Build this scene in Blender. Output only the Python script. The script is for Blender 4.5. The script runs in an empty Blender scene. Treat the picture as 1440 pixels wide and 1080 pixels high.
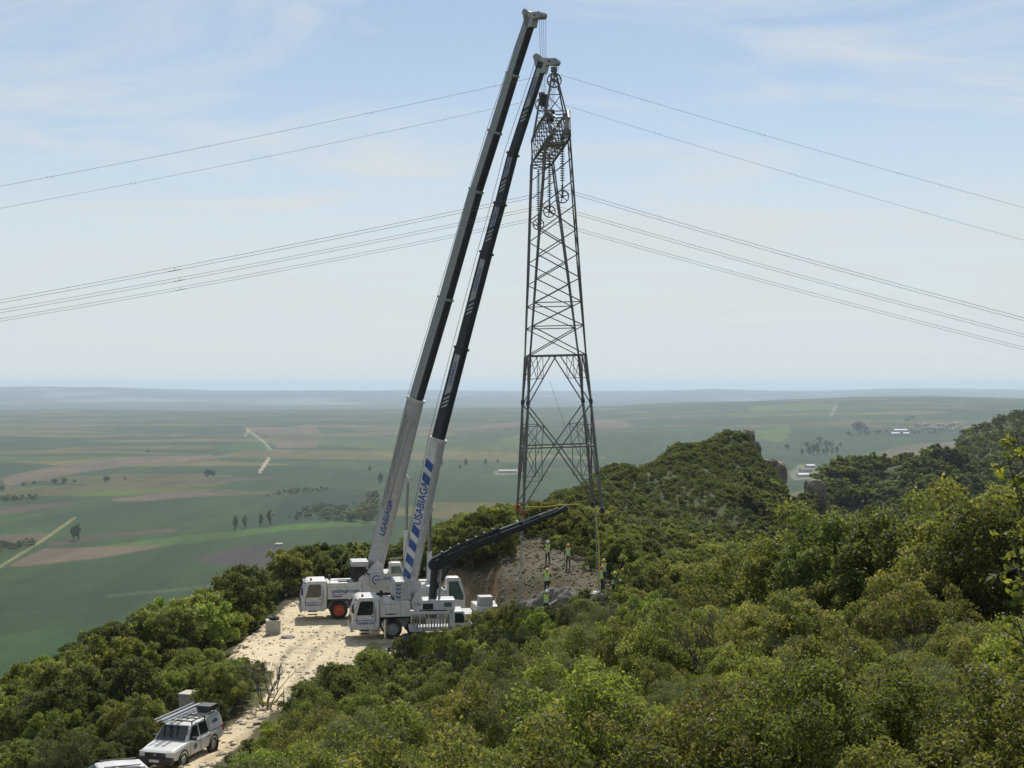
import bpy, bmesh, math, random
import numpy as np
from mathutils import Vector, Matrix

random.seed(7)
RNG = np.random.default_rng(11)
SC = bpy.context.scene
COL = SC.collection
R = math.radians

# ------------------------------------------------------------------ camera, sky, sun, exposure
FPX = 2000.0                       # focal length in photograph pixels (1440 wide)
cam_data = bpy.data.cameras.new('camera')
cam_data.lens = 50.0
cam_data.sensor_width = 36.0
cam_data.clip_start = 0.1
cam_data.clip_end = 120000.0
cam = bpy.data.objects.new('camera', cam_data)
cam.rotation_euler = (R(90), 0, 0)
COL.objects.link(cam)
SC.camera = cam

SUN_EL, SUN_AZ = 50.0, 6.0         # azimuth from +Y towards +X
world = bpy.data.worlds.new('World')
SC.world = world
world.use_nodes = True
wn, wl = world.node_tree.nodes, world.node_tree.links
wn.clear()
w_out = wn.new('ShaderNodeOutputWorld')
w_bg = wn.new('ShaderNodeBackground')
w_sky = wn.new('ShaderNodeTexSky')
w_sky.sky_type = 'NISHITA'
w_sky.sun_disc = False
w_sky.sun_elevation = R(SUN_EL)
w_sky.sun_rotation = R(SUN_AZ)
w_sky.altitude = 900
w_sky.air_density = 1.0
w_sky.dust_density = 0.5
w_sky.ozone_density = 1.5
w_bg.inputs['Strength'].default_value = 0.082
# thin high cloud over the whole dome, stretched along the horizon
w_tc = wn.new('ShaderNodeTexCoord')
w_sep = wn.new('ShaderNodeSeparateXYZ')
wl.new(w_tc.outputs['Generated'], w_sep.inputs[0])
w_add = wn.new('ShaderNodeMath'); w_add.operation = 'ADD'; w_add.inputs[1].default_value = 0.22
wl.new(w_sep.outputs['Z'], w_add.inputs[0])
w_dx = wn.new('ShaderNodeMath'); w_dx.operation = 'DIVIDE'
w_dy = wn.new('ShaderNodeMath'); w_dy.operation = 'DIVIDE'
wl.new(w_sep.outputs['X'], w_dx.inputs[0]); wl.new(w_add.outputs[0], w_dx.inputs[1])
wl.new(w_sep.outputs['Y'], w_dy.inputs[0]); wl.new(w_add.outputs[0], w_dy.inputs[1])
w_cmb = wn.new('ShaderNodeCombineXYZ')
wl.new(w_dx.outputs[0], w_cmb.inputs[0]); wl.new(w_dy.outputs[0], w_cmb.inputs[1])
w_map = wn.new('ShaderNodeMapping')
w_map.inputs['Scale'].default_value = (0.9, 2.0, 1.0)
w_map.inputs['Rotation'].default_value = (0, 0, R(10))
wl.new(w_cmb.outputs[0], w_map.inputs['Vector'])
w_n1 = wn.new('ShaderNodeTexNoise')
w_n1.inputs['Scale'].default_value = 1.6; w_n1.inputs['Detail'].default_value = 9
w_n1.inputs['Roughness'].default_value = 0.62; w_n1.inputs['Distortion'].default_value = 0.7
wl.new(w_map.outputs[0], w_n1.inputs['Vector'])
w_r1 = wn.new('ShaderNodeMapRange')
w_r1.inputs['From Min'].default_value = 0.46; w_r1.inputs['From Max'].default_value = 0.74
w_r1.inputs['To Min'].default_value = 0.26; w_r1.inputs['To Max'].default_value = 0.90
wl.new(w_n1.outputs['Fac'], w_r1.inputs['Value'])
w_mix = wn.new('ShaderNodeMix'); w_mix.data_type = 'RGBA'
# the thin veil lies flat, so it thickens towards the horizon in every direction
w_el = wn.new('ShaderNodeMapRange'); w_el.interpolation_type = 'SMOOTHSTEP'
w_el.inputs['From Min'].default_value = 0.0; w_el.inputs['From Max'].default_value = 0.26
w_el.inputs['To Min'].default_value = 0.72; w_el.inputs['To Max'].default_value = 0.0
wl.new(w_sep.outputs['Z'], w_el.inputs['Value'])
w_sum = wn.new('ShaderNodeMath'); w_sum.operation = 'ADD'; w_sum.use_clamp = True
wl.new(w_r1.outputs[0], w_sum.inputs[0]); wl.new(w_el.outputs[0], w_sum.inputs[1])
wl.new(w_sum.outputs[0], w_mix.inputs['Factor'])
wl.new(w_sky.outputs[0], w_mix.inputs['A'])
w_mix.inputs['B'].default_value = (6.75, 7.35, 7.6, 1)
wl.new(w_mix.outputs['Result'], w_bg.inputs['Color'])
wl.new(w_bg.outputs[0], w_out.inputs['Surface'])

sun_data = bpy.data.lights.new('sun', 'SUN')
sun_data.energy = 4.0
sun_data.angle = R(0.6)
sun_data.color = (1.0, 0.95, 0.87)
sun = bpy.data.objects.new('sun', sun_data)
sd = Vector((math.sin(R(SUN_AZ)) * math.cos(R(SUN_EL)), math.cos(R(SUN_AZ)) * math.cos(R(SUN_EL)), math.sin(R(SUN_EL))))
sun.rotation_euler = sd.to_track_quat('Z', 'Y').to_euler()
COL.objects.link(sun)

SC.view_settings.view_transform = 'Standard'
SC.view_settings.look = 'None'
SC.view_settings.exposure = 0.30
SC.view_settings.gamma = 1.0
SC.view_settings.use_curve_mapping = False
SC.render.engine = 'CYCLES'
cy = SC.cycles
cy.use_denoising = True
cy.max_bounces = 6
cy.diffuse_bounces = 3
cy.glossy_bounces = 2
cy.transmission_bounces = 4
cy.transparent_max_bounces = 8
cy.volume_bounces = 0
cy.use_adaptive_sampling = True
cy.adaptive_threshold = 0.02
cy.sample_clamp_indirect = 6.0

# ------------------------------------------------------------------ helpers
def P(px, py, D):
    return Vector(((px - 720) / FPX * D, D, (540 - py) / FPX * D))

def tag(o, label=None, cat=None, group=None, kind=None):
    if label: o['label'] = label
    if cat: o['category'] = cat
    if group: o['group'] = group
    if kind: o['kind'] = kind
    return o

def empty(name, loc=(0, 0, 0), rz=0.0, label=None, cat=None, group=None):
    o = bpy.data.objects.new(name, None)
    o.empty_display_size = 0.3
    COL.objects.link(o)
    o.location = loc
    o.rotation_euler = (0, 0, rz)
    return tag(o, label, cat, group)

def link(name, mesh, parent=None, mat=None):
    o = bpy.data.objects.new(name, mesh)
    COL.objects.link(o)
    if parent is not None: o.parent = parent
    if mat is not None:
        mesh.materials.clear()
        mesh.materials.append(mat)
    return o

def np_mesh(name, verts, faces, smooth=False):
    """verts (n,3), faces (m,k) arrays with one k for all faces"""
    me = bpy.data.meshes.new(name)
    verts = np.asarray(verts, np.float32); faces = np.asarray(faces, np.int32)
    m, k = faces.shape
    me.vertices.add(len(verts)); me.vertices.foreach_set('co', verts.ravel())
    me.loops.add(m * k); me.loops.foreach_set('vertex_index', faces.ravel())
    me.polygons.add(m)
    me.polygons.foreach_set('loop_start', np.arange(0, m * k, k, dtype=np.int32))
    me.polygons.foreach_set('loop_total', np.full(m, k, np.int32))
    me.polygons.foreach_set('use_smooth', np.full(m, smooth, bool))
    me.update(calc_edges=True)
    me.validate()
    return me

class N:
    """small node-material builder"""
    def __init__(s, name):
        s.m = bpy.data.materials.new(name); s.m.use_nodes = True
        s.t = s.m.node_tree; s.n = s.t.nodes
        s.b = s.n['Principled BSDF']; s.out = s.n['Material Output']
    def new(s, typ, **kw):
        o = s.n.new(typ)
        for k, v in kw.items(): setattr(o, k, v)
        return o
    def l(s, a, b): s.t.links.new(a, b)
    def noise(s, scale, detail=4, rough=0.55, coord='Object', stretch=None):
        tc = s.new('ShaderNodeTexCoord')
        nz = s.new('ShaderNodeTexNoise')
        nz.inputs['Scale'].default_value = scale; nz.inputs['Detail'].default_value = detail
        nz.inputs['Roughness'].default_value = rough
        if stretch:
            mp = s.new('ShaderNodeMapping'); mp.inputs['Scale'].default_value = stretch
            s.l(tc.outputs[coord], mp.inputs[0]); s.l(mp.outputs[0], nz.inputs['Vector'])
        else:
            s.l(tc.outputs[coord], nz.inputs['Vector'])
        return nz.outputs['Fac']
    def ramp(s, fac, stops):
        r = s.new('ShaderNodeValToRGB'); e = r.color_ramp.elements
        while len(e) < len(stops): e.new(0.5)
        for el, (p, c) in zip(e, stops):
            el.position = p; el.color = (*c, 1) if len(c) == 3 else c
        s.l(fac, r.inputs[0])
        return r.outputs[0]
    def mix(s, fac, a, b, mode='MIX'):
        x = s.new('ShaderNodeMix', data_type='RGBA', blend_type=mode)
        for sock, v in ((x.inputs['Factor'], fac), (x.inputs['A'], a), (x.inputs['B'], b)):
            if hasattr(v, 'links'): s.l(v, sock)
            elif isinstance(v, (int, float)): sock.default_value = v
            else: sock.default_value = (*v, 1)
        return x.outputs['Result']
    def bump(s, h, strength=0.3, dist=0.05):
        b = s.new('ShaderNodeBump'); b.inputs['Strength'].default_value = strength
        b.inputs['Distance'].default_value = dist
        s.l(h, b.inputs['Height']); s.l(b.outputs[0], s.b.inputs['Normal'])
    def color(s, c):
        if hasattr(c, 'links'): s.l(c, s.b.inputs['Base Color'])
        else: s.b.inputs['Base Color'].default_value = (*c, 1)
    def set(s, rough=0.6, metal=0.0, spec=0.5):
        s.b.inputs['Roughness'].default_value = rough
        s.b.inputs['Metallic'].default_value = metal
        s.b.inputs['Specular IOR Level'].default_value = spec
        return s

def paint(name, c, rough=0.4, dirt=0.25, dirtc=(0.28, 0.23, 0.16), metal=0.0, spec=0.5, scale=2.5):
    """painted or plain surface with uneven dust and a little relief"""
    k = N(name).set(rough, metal, spec)
    f = k.noise(scale, 6, 0.65)
    f2 = k.noise(scale * 9, 3, 0.6)
    m = k.ramp(f, [(0.42, (0, 0, 0)), (0.75, (dirt,) * 3)])
    col = k.mix(m, c, dirtc)
    col = k.mix(0.10, col, k.ramp(f2, [(0.3, tuple(x * 0.6 for x in c)), (0.7, c)]))
    k.color(col)
    k.bump(f2, 0.08, 0.01)
    return k.m

M = {}
M['white'] = paint('white_paint', (0.62, 0.62, 0.60), 0.38, 0.55, (0.30, 0.27, 0.21), scale=1.6)
M['grey_white'] = paint('grey_white_paint', (0.42, 0.43, 0.42), 0.5, 0.45, (0.2, 0.17, 0.13))
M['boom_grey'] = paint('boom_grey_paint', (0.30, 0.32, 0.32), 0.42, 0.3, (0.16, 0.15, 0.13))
M['boom_dark'] = paint('boom_dark_paint_and_shade', (0.020, 0.021, 0.023), 0.55, 0.25, (0.07, 0.07, 0.065))
M['navy'] = paint('navy_paint', (0.018, 0.024, 0.036), 0.38, 0.2, (0.07, 0.07, 0.07))
M['black'] = paint('black_plastic', (0.018, 0.018, 0.019), 0.55, 0.4, (0.09, 0.08, 0.06))
M['rubber'] = paint('tyre_rubber', (0.022, 0.021, 0.02), 0.85, 0.6, (0.12, 0.10, 0.07))
M['orange'] = paint('orange_paint', (0.55, 0.075, 0.02), 0.5, 0.3)
M['beacon'] = paint('orange_beacon', (0.75, 0.16, 0.02), 0.2, 0.05)
M['red'] = paint('red_paint', (0.33, 0.035, 0.025), 0.45, 0.3)
M['blue'] = paint('blue_vinyl', (0.025, 0.075, 0.27), 0.42, 0.15)
M['steel'] = paint('bare_steel', (0.33, 0.34, 0.35), 0.35, 0.2, (0.15, 0.13, 0.1), metal=0.7)
M['chrome'] = paint('polished_rod', (0.45, 0.46, 0.47), 0.22, 0.15, (0.2, 0.2, 0.2), metal=0.85)
M['galv'] = paint('weathered_galvanised_steel', (0.17, 0.163, 0.15), 0.6, 0.6, (0.06, 0.045, 0.03), metal=0.3, scale=0.8)
M['aluminium'] = paint('aluminium', (0.62, 0.63, 0.64), 0.3, 0.15, metal=0.8)
M['rope'] = paint('wire_rope', (0.10, 0.10, 0.105), 0.5, 0.2, metal=0.4)
M['conductor'] = paint('aluminium_conductor', (0.17, 0.165, 0.17), 0.55, 0.2, metal=0.4)
M['concrete'] = paint('concrete', (0.48, 0.45, 0.38), 0.85, 0.5, (0.3, 0.26, 0.2))
M['yellow'] = paint('yellow_webbing', (0.62, 0.50, 0.05), 0.7, 0.2)
M['hivis'] = paint('hi_vis_yellow', (0.48, 0.72, 0.05), 0.7, 0.15)
M['reflect'] = paint('silver_tape', (0.55, 0.56, 0.55), 0.35, 0.1)
M['skin'] = paint('skin', (0.42, 0.24, 0.16), 0.55, 0.05)
M['dark_cloth'] = paint('dark_workwear', (0.018, 0.022, 0.04), 0.85, 0.25, (0.08, 0.07, 0.06))
M['boot'] = paint('boot_leather', (0.03, 0.022, 0.016), 0.7, 0.4)
M['helmet_white'] = paint('white_helmet', (0.7, 0.7, 0.68), 0.35, 0.1)
M['helmet_orange'] = paint('orange_helmet', (0.75, 0.22, 0.03), 0.35, 0.1)
M['helmet_yellow'] = paint('yellow_helmet', (0.75, 0.52, 0.05), 0.35, 0.1)
M['bark'] = paint('bark', (0.055, 0.045, 0.036), 0.9, 0.5, (0.11, 0.10, 0.085), scale=6)
M['dead_wood'] = paint('grey_dead_wood', (0.12, 0.10, 0.085), 0.9, 0.4, (0.07, 0.055, 0.045), scale=6)
M['rock'] = paint('limestone', (0.52, 0.45, 0.33), 0.9, 0.5, (0.34, 0.28, 0.2), scale=1.2)
M['cliff'] = paint('cliff_rock', (0.21, 0.175, 0.13), 0.95, 0.8, (0.07, 0.07, 0.05), scale=0.25)
M['roof'] = paint('clay_roof', (0.22, 0.13, 0.09), 0.85, 0.4, scale=0.2)
M['wall_pale'] = paint('rendered_wall', (0.45, 0.42, 0.36), 0.85, 0.3, scale=0.2)
M['shed_white'] = paint('pale_sheet_metal', (0.48, 0.48, 0.47), 0.6, 0.3, scale=0.1)
M['insul'] = paint('green_glass_insulator', (0.02, 0.085, 0.065), 0.2, 0.1)
M['timber'] = paint('pale_timber', (0.5, 0.42, 0.3), 0.8, 0.4)
M['lamp'] = paint('lamp_lens', (0.6, 0.6, 0.58), 0.15, 0.05)
M['lamp_red'] = paint('red_lens', (0.35, 0.02, 0.02), 0.2, 0.05)
g_ = N('tinted_glass').set(0.06, 0, 0.8); g_.color(g_.mix(g_.noise(1.5, 3), (0.012, 0.016, 0.018), (0.03, 0.036, 0.036))); M['glass'] = g_.m
g_ = N('green_glass').set(0.08, 0, 0.8); g_.color(g_.mix(g_.noise(1.2, 3), (0.04, 0.075, 0.06), (0.10, 0.15, 0.12))); M['glass_green'] = g_.m

# ------------------------------------------------------------------ terrain: heights in columns by bearing, then one sheet
COLS = {
 -700: [(0,-1.7),(15,-8),(40,-20),(70,-30),(150,-64),(300,-122),(450,-165),(600,-170)],
 -150: [(0,-1.7),(15,-7),(30,-13),(45,-18),(60,-21.5),(75,-24),(90,-27),(105,-32),(150,-55),(300,-120),(450,-163),(600,-170)],
 0:    [(0,-1.7),(15,-6.8),(30,-11.8),(45,-16.2),(56,-18.2),(62,-18.7),(75,-20.5),(90,-22),(105,-24.5),(120,-31),(150,-48),(300,-115),(450,-162),(600,-170)],
 130:  [(0,-1.7),(15,-6.7),(30,-11.6),(45,-16),(54,-17.3),(62,-17.8),(75,-19.5),(90,-20.8),(108,-22.5),(125,-31),(160,-48),(320,-118),(470,-162),(600,-170)],
 250:  [(0,-1.7),(15,-6.6),(30,-11.5),(45,-15.6),(56,-16.8),(60,-17),(66,-17.2),(75,-18.2),(85,-18.9),(95,-19.6),(110,-20.4),(122,-25),(160,-45),(350,-125),(500,-165),(600,-170)],
 340:  [(0,-1.7),(15,-6.4),(30,-11),(45,-14.8),(60,-16.6),(70,-17.4),(80,-17.9),(92,-18.1),(103,-18.4),(112,-19.2),(124,-22),(140,-31),(180,-48),(380,-130),(520,-166),(600,-170)],
 400:  [(0,-1.7),(15,-6.3),(30,-10.5),(45,-14),(60,-16.3),(70,-17.3),(80,-17.9),(95,-18),(112,-18),(120,-18.2),(130,-19),(150,-25),(200,-47),(400,-132),(550,-168),(620,-170)],
 500:  [(0,-1.7),(15,-6.1),(30,-10),(45,-13.3),(60,-15.6),(75,-17),(85,-17.8),(92,-18),(118,-18),(126,-17),(134,-18),(142,-20),(165,-28),(400,-130),(550,-168),(640,-170)],
 590:  [(0,-1.7),(15,-6),(30,-9.6),(45,-12.7),(60,-15),(75,-16.6),(88,-17.7),(93,-18),(112,-18),(122,-16.8),(130,-16.5),(146,-18),(170,-27),(400,-127),(560,-168),(640,-170)],
 640:  [(0,-1.7),(15,-5.9),(30,-9.4),(45,-12.4),(60,-14.6),(75,-16.3),(88,-17.5),(94,-18),(107,-18),(112,-15.2),(118,-14.3),(130,-14.6),(148,-17),(175,-25),(400,-122),(560,-168),(650,-170)],
 684:  [(0,-1.7),(15,-5.8),(30,-9.1),(45,-12),(60,-14.2),(75,-15.9),(88,-17.2),(94,-18),(105.5,-18),(109,-15.2),(114,-13.9),(120,-13.6),(130,-14),(146,-16.5),(172,-22),(230,-26),(400,-118),(570,-168),(650,-170)],
 705:  [(0,-1.7),(15,-5.8),(30,-9),(45,-11.8),(60,-14),(75,-15.7),(88,-16.8),(93,-16.9),(98,-16.2),(102,-15),(106,-13.8),(118,-13),(126,-13.3),(142,-15.5),(170,-19.5),(225,-22),(260,-30),(400,-108),(580,-168),(650,-170)],
 780:  [(0,-1.7),(15,-5.7),(30,-8.6),(45,-11.2),(60,-13.2),(75,-14.8),(88,-15.6),(94,-15.6),(98,-15),(102,-13.8),(108,-13.4),(118,-13),(130,-13.6),(150,-16.2),(185,-20),(225,-21.5),(265,-20.5),(295,-27),(450,-102),(600,-168),(650,-170)],
 850:  [(0,-1.7),(15,-5.6),(30,-8.2),(45,-10.6),(60,-12.6),(75,-14.2),(88,-15),(95,-14.8),(100,-14.3),(110,-13.8),(130,-14.8),(150,-17),(190,-21),(230,-22.5),(300,-18),(325,-23),(480,-100),(620,-168),(660,-170)],
 950:  [(0,-1.7),(14,-5.4),(30,-8),(45,-10),(60,-12),(90,-15.4),(120,-17.5),(150,-19),(200,-23),(250,-24),(300,-20.5),(345,-15),(368,-22),(500,-95),(650,-165),(700,-170)],
 1020: [(0,-1.7),(14,-5.3),(30,-7.7),(45,-9.6),(60,-11.4),(90,-15),(120,-18),(160,-21.5),(200,-24.5),(250,-26),(320,-20.5),(378,-12),(398,-22),(420,-46),(520,-95),(680,-165),(720,-170)],
 1052: [(0,-1.7),(14,-5.3),(30,-7.6),(45,-9.3),(60,-11),(90,-15),(120,-18),(160,-21.8),(200,-25),(250,-27),(320,-22),(384,-12.2),(400,-22),(420,-46),(520,-95),(680,-165),(760,-168)],
 1062: [(0,-1.7),(14,-5.2),(30,-7.6),(45,-9.3),(60,-11),(90,-15),(120,-18),(160,-21.8),(200,-25),(250,-27.2),(320,-23.5),(384,-17.2),(400,-26),(420,-48),(520,-95),(680,-160),(800,-162)],
 1100: [(0,-1.7),(14,-5.2),(30,-7.4),(45,-9),(60,-10.8),(90,-14.8),(120,-18),(160,-22),(200,-25.2),(250,-28.2),(300,-28.5),(384,-26),(400,-40),(440,-62),(520,-95),(700,-150),(900,-158)],
 1112: [(0,-1.7),(14,-5.2),(30,-7.4),(45,-9),(60,-10.8),(90,-14.8),(120,-18),(160,-22),(200,-25.2),(250,-27.5),(300,-27.5),(340,-33),(384,-38),(400,-48),(440,-64),(520,-92),(700,-146),(900,-156)],
 1150: [(0,-1.7),(14,-5.2),(30,-7.3),(45,-8.8),(60,-10.6),(90,-14.5),(130,-19.2),(180,-23.5),(250,-26.2),(305,-27),(325,-36),(400,-58),(500,-66),(560,-54),(605,-44),(650,-56),(750,-95),(950,-140),(1300,-150)],
 1175: [(0,-1.7),(14,-5.1),(30,-7.2),(45,-8.6),(60,-10.4),(90,-14.2),(130,-19.3),(180,-24.8),(250,-32),(300,-39),(400,-58),(500,-62),(560,-48),(605,-37),(650,-50),(750,-95),(950,-138),(1300,-150)],
 1300: [(0,-1.7),(14,-5),(30,-7),(45,-8.2),(60,-10),(90,-14),(130,-20),(180,-26.5),(250,-37),(400,-60),(500,-58),(560,-42),(605,-31),(650,-42),(760,-85),(1000,-120),(1300,-140),(2000,-150)],
 1350: [(0,-1.7),(14,-4.9),(30,-6.8),(45,-8),(60,-9.8),(90,-14),(130,-20),(180,-27),(250,-38),(400,-60),(500,-58),(560,-45),(610,-36),(660,-44),(760,-46),(900,-33),(980,-48),(1300,-125),(2000,-148)],
 1440: [(0,-1.7),(14,-4.8),(30,-6.4),(45,-7.6),(60,-9.5),(90,-14),(130,-20),(180,-28),(250,-40),(400,-60),(520,-60),(620,-52),(760,-34),(900,-17),(1000,-34),(1300,-115),(2000,-145)],
 1700: [(0,-1.7),(14,-4.6),(30,-6),(60,-9.5),(90,-14),(180,-28),(250,-40),(400,-58),(620,-40),(760,-12),(900,8),(1050,-10),(1400,-110),(2000,-140)],
 2300: [(0,-1.7),(14,-3),(30,-5),(60,-9),(120,-18),(250,-36),(500,-60),(900,-20),(1100,-20),(1500,-110),(2000,-140)],
}
def px2th(px): return np.arctan((np.asarray(px, float) - 720) / FPX)
def far_floor(px, d):
    """plain, its swell at 8-9 km and the hazy hills beyond, as height"""
    amp = np.interp(px, [-400, 0, 400, 700, 850, 1000, 1100, 1200, 1300, 1440, 1800], [-172, -172, -163, -150, -146, -116, -96, -74, -72, -86, -80])
    s = np.clip((d - 3000) / 5600.0, 0, 1); s = s * s * (3 - 2 * s)
    z = -170 + (amp + 170) * s
    s2 = np.clip((d - 8900) / 2600.0, 0, 1)
    z = z + (-215 - z) * s2 * s2 * (3 - 2 * s2)
    hill = np.interp(px, [-500, -100, 0, 75, 150, 230, 330, 480, 700, 850, 940, 1000, 1060, 1150, 1240, 1330, 1440, 1700],
                     [-80, -60, -66, -54, -62, -112, -128, -124, -130, -150, -128, -96, -120, -132, -92, -108, -126, -110])
    s3 = np.clip((d - 13500) / 8500.0, 0, 1)
    return z + (hill + 6 - z) * s3 * s3 * (3 - 2 * s3)

def vnoise(x, y, seed=0):
    xi = np.floor(x).astype(np.int64); yi = np.floor(y).astype(np.int64)
    fx = x - xi; fy = y - yi
    fx = fx * fx * (3 - 2 * fx); fy = fy * fy * (3 - 2 * fy)
    def h(a, b):
        v = np.sin(a * 127.1 + b * 311.7 + seed * 74.7) * 43758.5453
        return v - np.floor(v)
    return (h(xi, yi) * (1 - fx) + h(xi + 1, yi) * fx) * (1 - fy) + (h(xi, yi + 1) * (1 - fx) + h(xi + 1, yi + 1) * fx) * fy
def fbm(x, y, oct=4, seed=0):
    s = 0; a = 0.5; t = 0
    for i in range(oct):
        s = s + a * vnoise(x * 2 ** i, y * 2 ** i, seed + i); t += a; a *= 0.5
    return s / t * 2 - 1

def poly_in(px, py, poly):
    inside = np.zeros(np.shape(px), bool)
    n = len(poly)
    for i in range(n):
        x0, y0 = poly[i]; x1, y1 = poly[(i + 1) % n]
        if y0 == y1: continue
        c = ((y0 > py) != (y1 > py)) & (px < (x1 - x0) * (py - y0) / (y1 - y0) + x0)
        inside ^= c
    return inside

# bearing (pixel column) and depth outlines of the bare ground
PAD = [(300,92),(322,97),(345,103),(380,111),(412,118),(470,124),(520,127),(600,119),(640,112),(690,106),(695,98),(650,94),(600,93),(560,92),(520,91),(470,89),(432,86),(412,82),(394,78),(370,74),(335,67.5),(305,63.5),(262,58.5),(205,55.5),(120,53.5),(60,56),(80,60),(180,62.5),(240,66),(308,71),(343,75.5),(365,78.5),(378,83),(384,88),(345,90)]
SITE = [(700,103),(704,109),(708,115),(714,122),(760,125),(800,119),(838,109),(868,101),(860,95.5),(800,94),(720,93.5),(690,95)]
BANK = [(600,113),(645,107),(690,103),(700,98),(735,96),(735,100),(712,104),(694,110),(660,112.5),(610,117)]

th_in = px2th(np.arange(-240, 1690, 3.0))
th_out_l = np.linspace(-math.pi, th_in[0], 90)[:-1]
th_out_r = np.linspace(th_in[-1], math.pi, 90)[1:]
TH = np.concatenate([th_out_l, th_in, th_out_r])
dl = [0.6]
while dl[-1] < 27500:
    d = dl[-1]
    dl.append(d * (1.10 if d < 8 else 1.035 if d < 45 else 1.0075 if d < 135 else 1.013 if d < 700 else 1.0065 if d < 6500 else 1.0125))
DD = np.array(dl)
THC = np.clip(TH, -0.62, 0.62)
PXC = 720 + FPX * np.tan(THC)
cols = sorted(COLS)
Zc = np.stack([np.interp(np.log(DD + 3), np.log(np.array([p[0] for p in COLS[c]]) + 3), [p[1] for p in COLS[c]]) for c in cols], 1)   # rows x cols
cth = px2th(cols)
GZ = np.stack([np.interp(THC, cth, Zc[i]) for i in range(len(DD))], 0)
w = np.clip((DD[:, None] - 650) / 1600.0, 0, 1)
wr = np.clip((DD[:, None] - 1500) / 1500.0, 0, 1)
right = np.clip((PXC[None, :] - 1090) / 60.0, 0, 1)
w = w * (1 - right) + wr * right
w = w * w * (3 - 2 * w)
GZ = GZ * (1 - w) + far_floor(PXC[None, :], DD[:, None]) * w
for _ in range(2):
    GZ[:, 1:-1] = GZ[:, 1:-1] * 0.5 + 0.25 * (GZ[:, :-2] + GZ[:, 2:])
for _ in range(3):
    GZ[1:-1] = GZ[1:-1] * 0.5 + 0.25 * (GZ[:-2] + GZ[2:])
RR = DD[:, None] / np.cos(np.clip(TH, -0.5, 0.5))[None, :]
GX = RR * np.sin(TH)[None, :]; GY = RR * np.cos(TH)[None, :]
Dg = np.broadcast_to(DD[:, None], GX.shape); Pg = np.broadcast_to(PXC[None, :], GX.shape)
wob = fbm(GX / 2.2, GY / 2.2, 3, 5) * 0.9
m_pad = poly_in(Pg + wob * 6, Dg + wob * 0.7, PAD) & (np.abs(TH)[None, :] < 0.6)
m_site = poly_in(Pg + wob * 6, Dg + wob * 0.7, SITE) & (np.abs(TH)[None, :] < 0.6)
m_bank = poly_in(Pg + wob * 6, Dg + wob * 0.7, BANK) & (np.abs(TH)[None, :] < 0.6)
smooth_w = np.clip((Dg - 4) / 20, 0, 1)
flat = (poly_in(Pg, Dg, PAD)).astype(float)
for _ in range(6):
    flat[1:-1] = flat[1:-1] * .5 + .25 * (flat[:-2] + flat[2:]); flat[:, 1:-1] = flat[:, 1:-1] * .5 + .25 * (flat[:, :-2] + flat[:, 2:])
GZ = GZ + smooth_w * (1 - 0.95 * flat) * 0.35 * fbm(GX / 5, GY / 5, 4, 1) + flat * 0.05 * fbm(GX / 0.9, GY / 0.9, 3, 2)
GZ = GZ + m_site * (0.22 * fbm(GX / 1.6, GY / 1.6, 3, 6) + 0.10 * fbm(GX / .7, GY / .7, 2, 7))
mid = np.clip((Dg - 160) / 100, 0, 1) * np.clip((1500 - Dg) / 600, 0, 1)
GZ = GZ + mid * 1.6 * fbm(GX / 30, GY / 30, 4, 3)
GZ = GZ + np.clip((Dg - 1200) / 2500, 0, 1) * np.clip((14000 - Dg) / 5000, 0.0, 1) * 13 * fbm(GX / 1000, GY / 1300, 3, 4)
GZ = GZ + np.clip((Dg - 14500) / 4000, 0, 1) * 34 * fbm(GX / 1700, GY / 2200, 4, 9)

LD = np.log(DD)
def zg(x, y):
    """ground height at a world position (scalars or arrays)"""
    x = np.asarray(x, float); y = np.asarray(y, float)
    th = np.arctan2(x, y); r = np.hypot(x, y)
    d = r * np.cos(np.clip(th, -0.5, 0.5))
    fi = np.clip(np.interp(np.log(np.maximum(d, 0.6)), LD, np.arange(len(LD))), 0, len(LD) - 1.001)
    fj = np.clip(np.interp(th, TH, np.arange(len(TH))), 0, len(TH) - 1.001)
    i = fi.astype(int); j = fj.astype(int); a = fi - i; b = fj - j
    return (GZ[i, j] * (1 - a) * (1 - b) + GZ[i + 1, j] * a * (1 - b) + GZ[i, j + 1] * (1 - a) * b + GZ[i + 1, j + 1] * a * b)
def on_ground(px, D):
    x = (px - 720) / FPX * D
    return Vector((x, D, float(zg(x, D))))

# ---- what the land is: scrub soil, bare ground, fields
land = np.zeros(GX.shape + (3,))
n1 = fbm(GX / 3.5, GY / 3.5, 4, 20)[..., None]; n2 = fbm(GX / 14, GY / 14, 3, 21)[..., None]
land[:] = (0.075, 0.068, 0.036)
land += np.clip(n1, 0, 1) * np.array((0.07, 0.062, 0.03)) + np.clip(n2, 0, 1) * np.array((0.0, 0.03, 0.0))
ridge = np.clip((Dg - 135) / 40, 0, 1)[..., None]
land = land * (1 - ridge) + ridge * (np.array((0.060, 0.078, 0.029)) + 0.03 * np.clip(n2, -.5, 1) * np.array((1.0, 1.1, .4)))
land[m_bank] = np.array((0.22, 0.155, 0.088)) + 0.05 * n1[m_bank]
land[m_site] = np.array((0.102, 0.086, 0.056)) + 0.045 * n1[m_site] + np.clip(n2[m_site], 0, 1) * np.array((0.08, 0.07, 0.05)) - np.clip(-n2[m_site] - .1, 0, 1) * np.array((0.08, 0.04, 0.06))
land[m_pad] = np.array((0.60, 0.505, 0.355)) + 0.06 * n1[m_pad]
land[m_pad] += 0.09 * n2[m_pad] * np.array((1, .95, .8))
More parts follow.
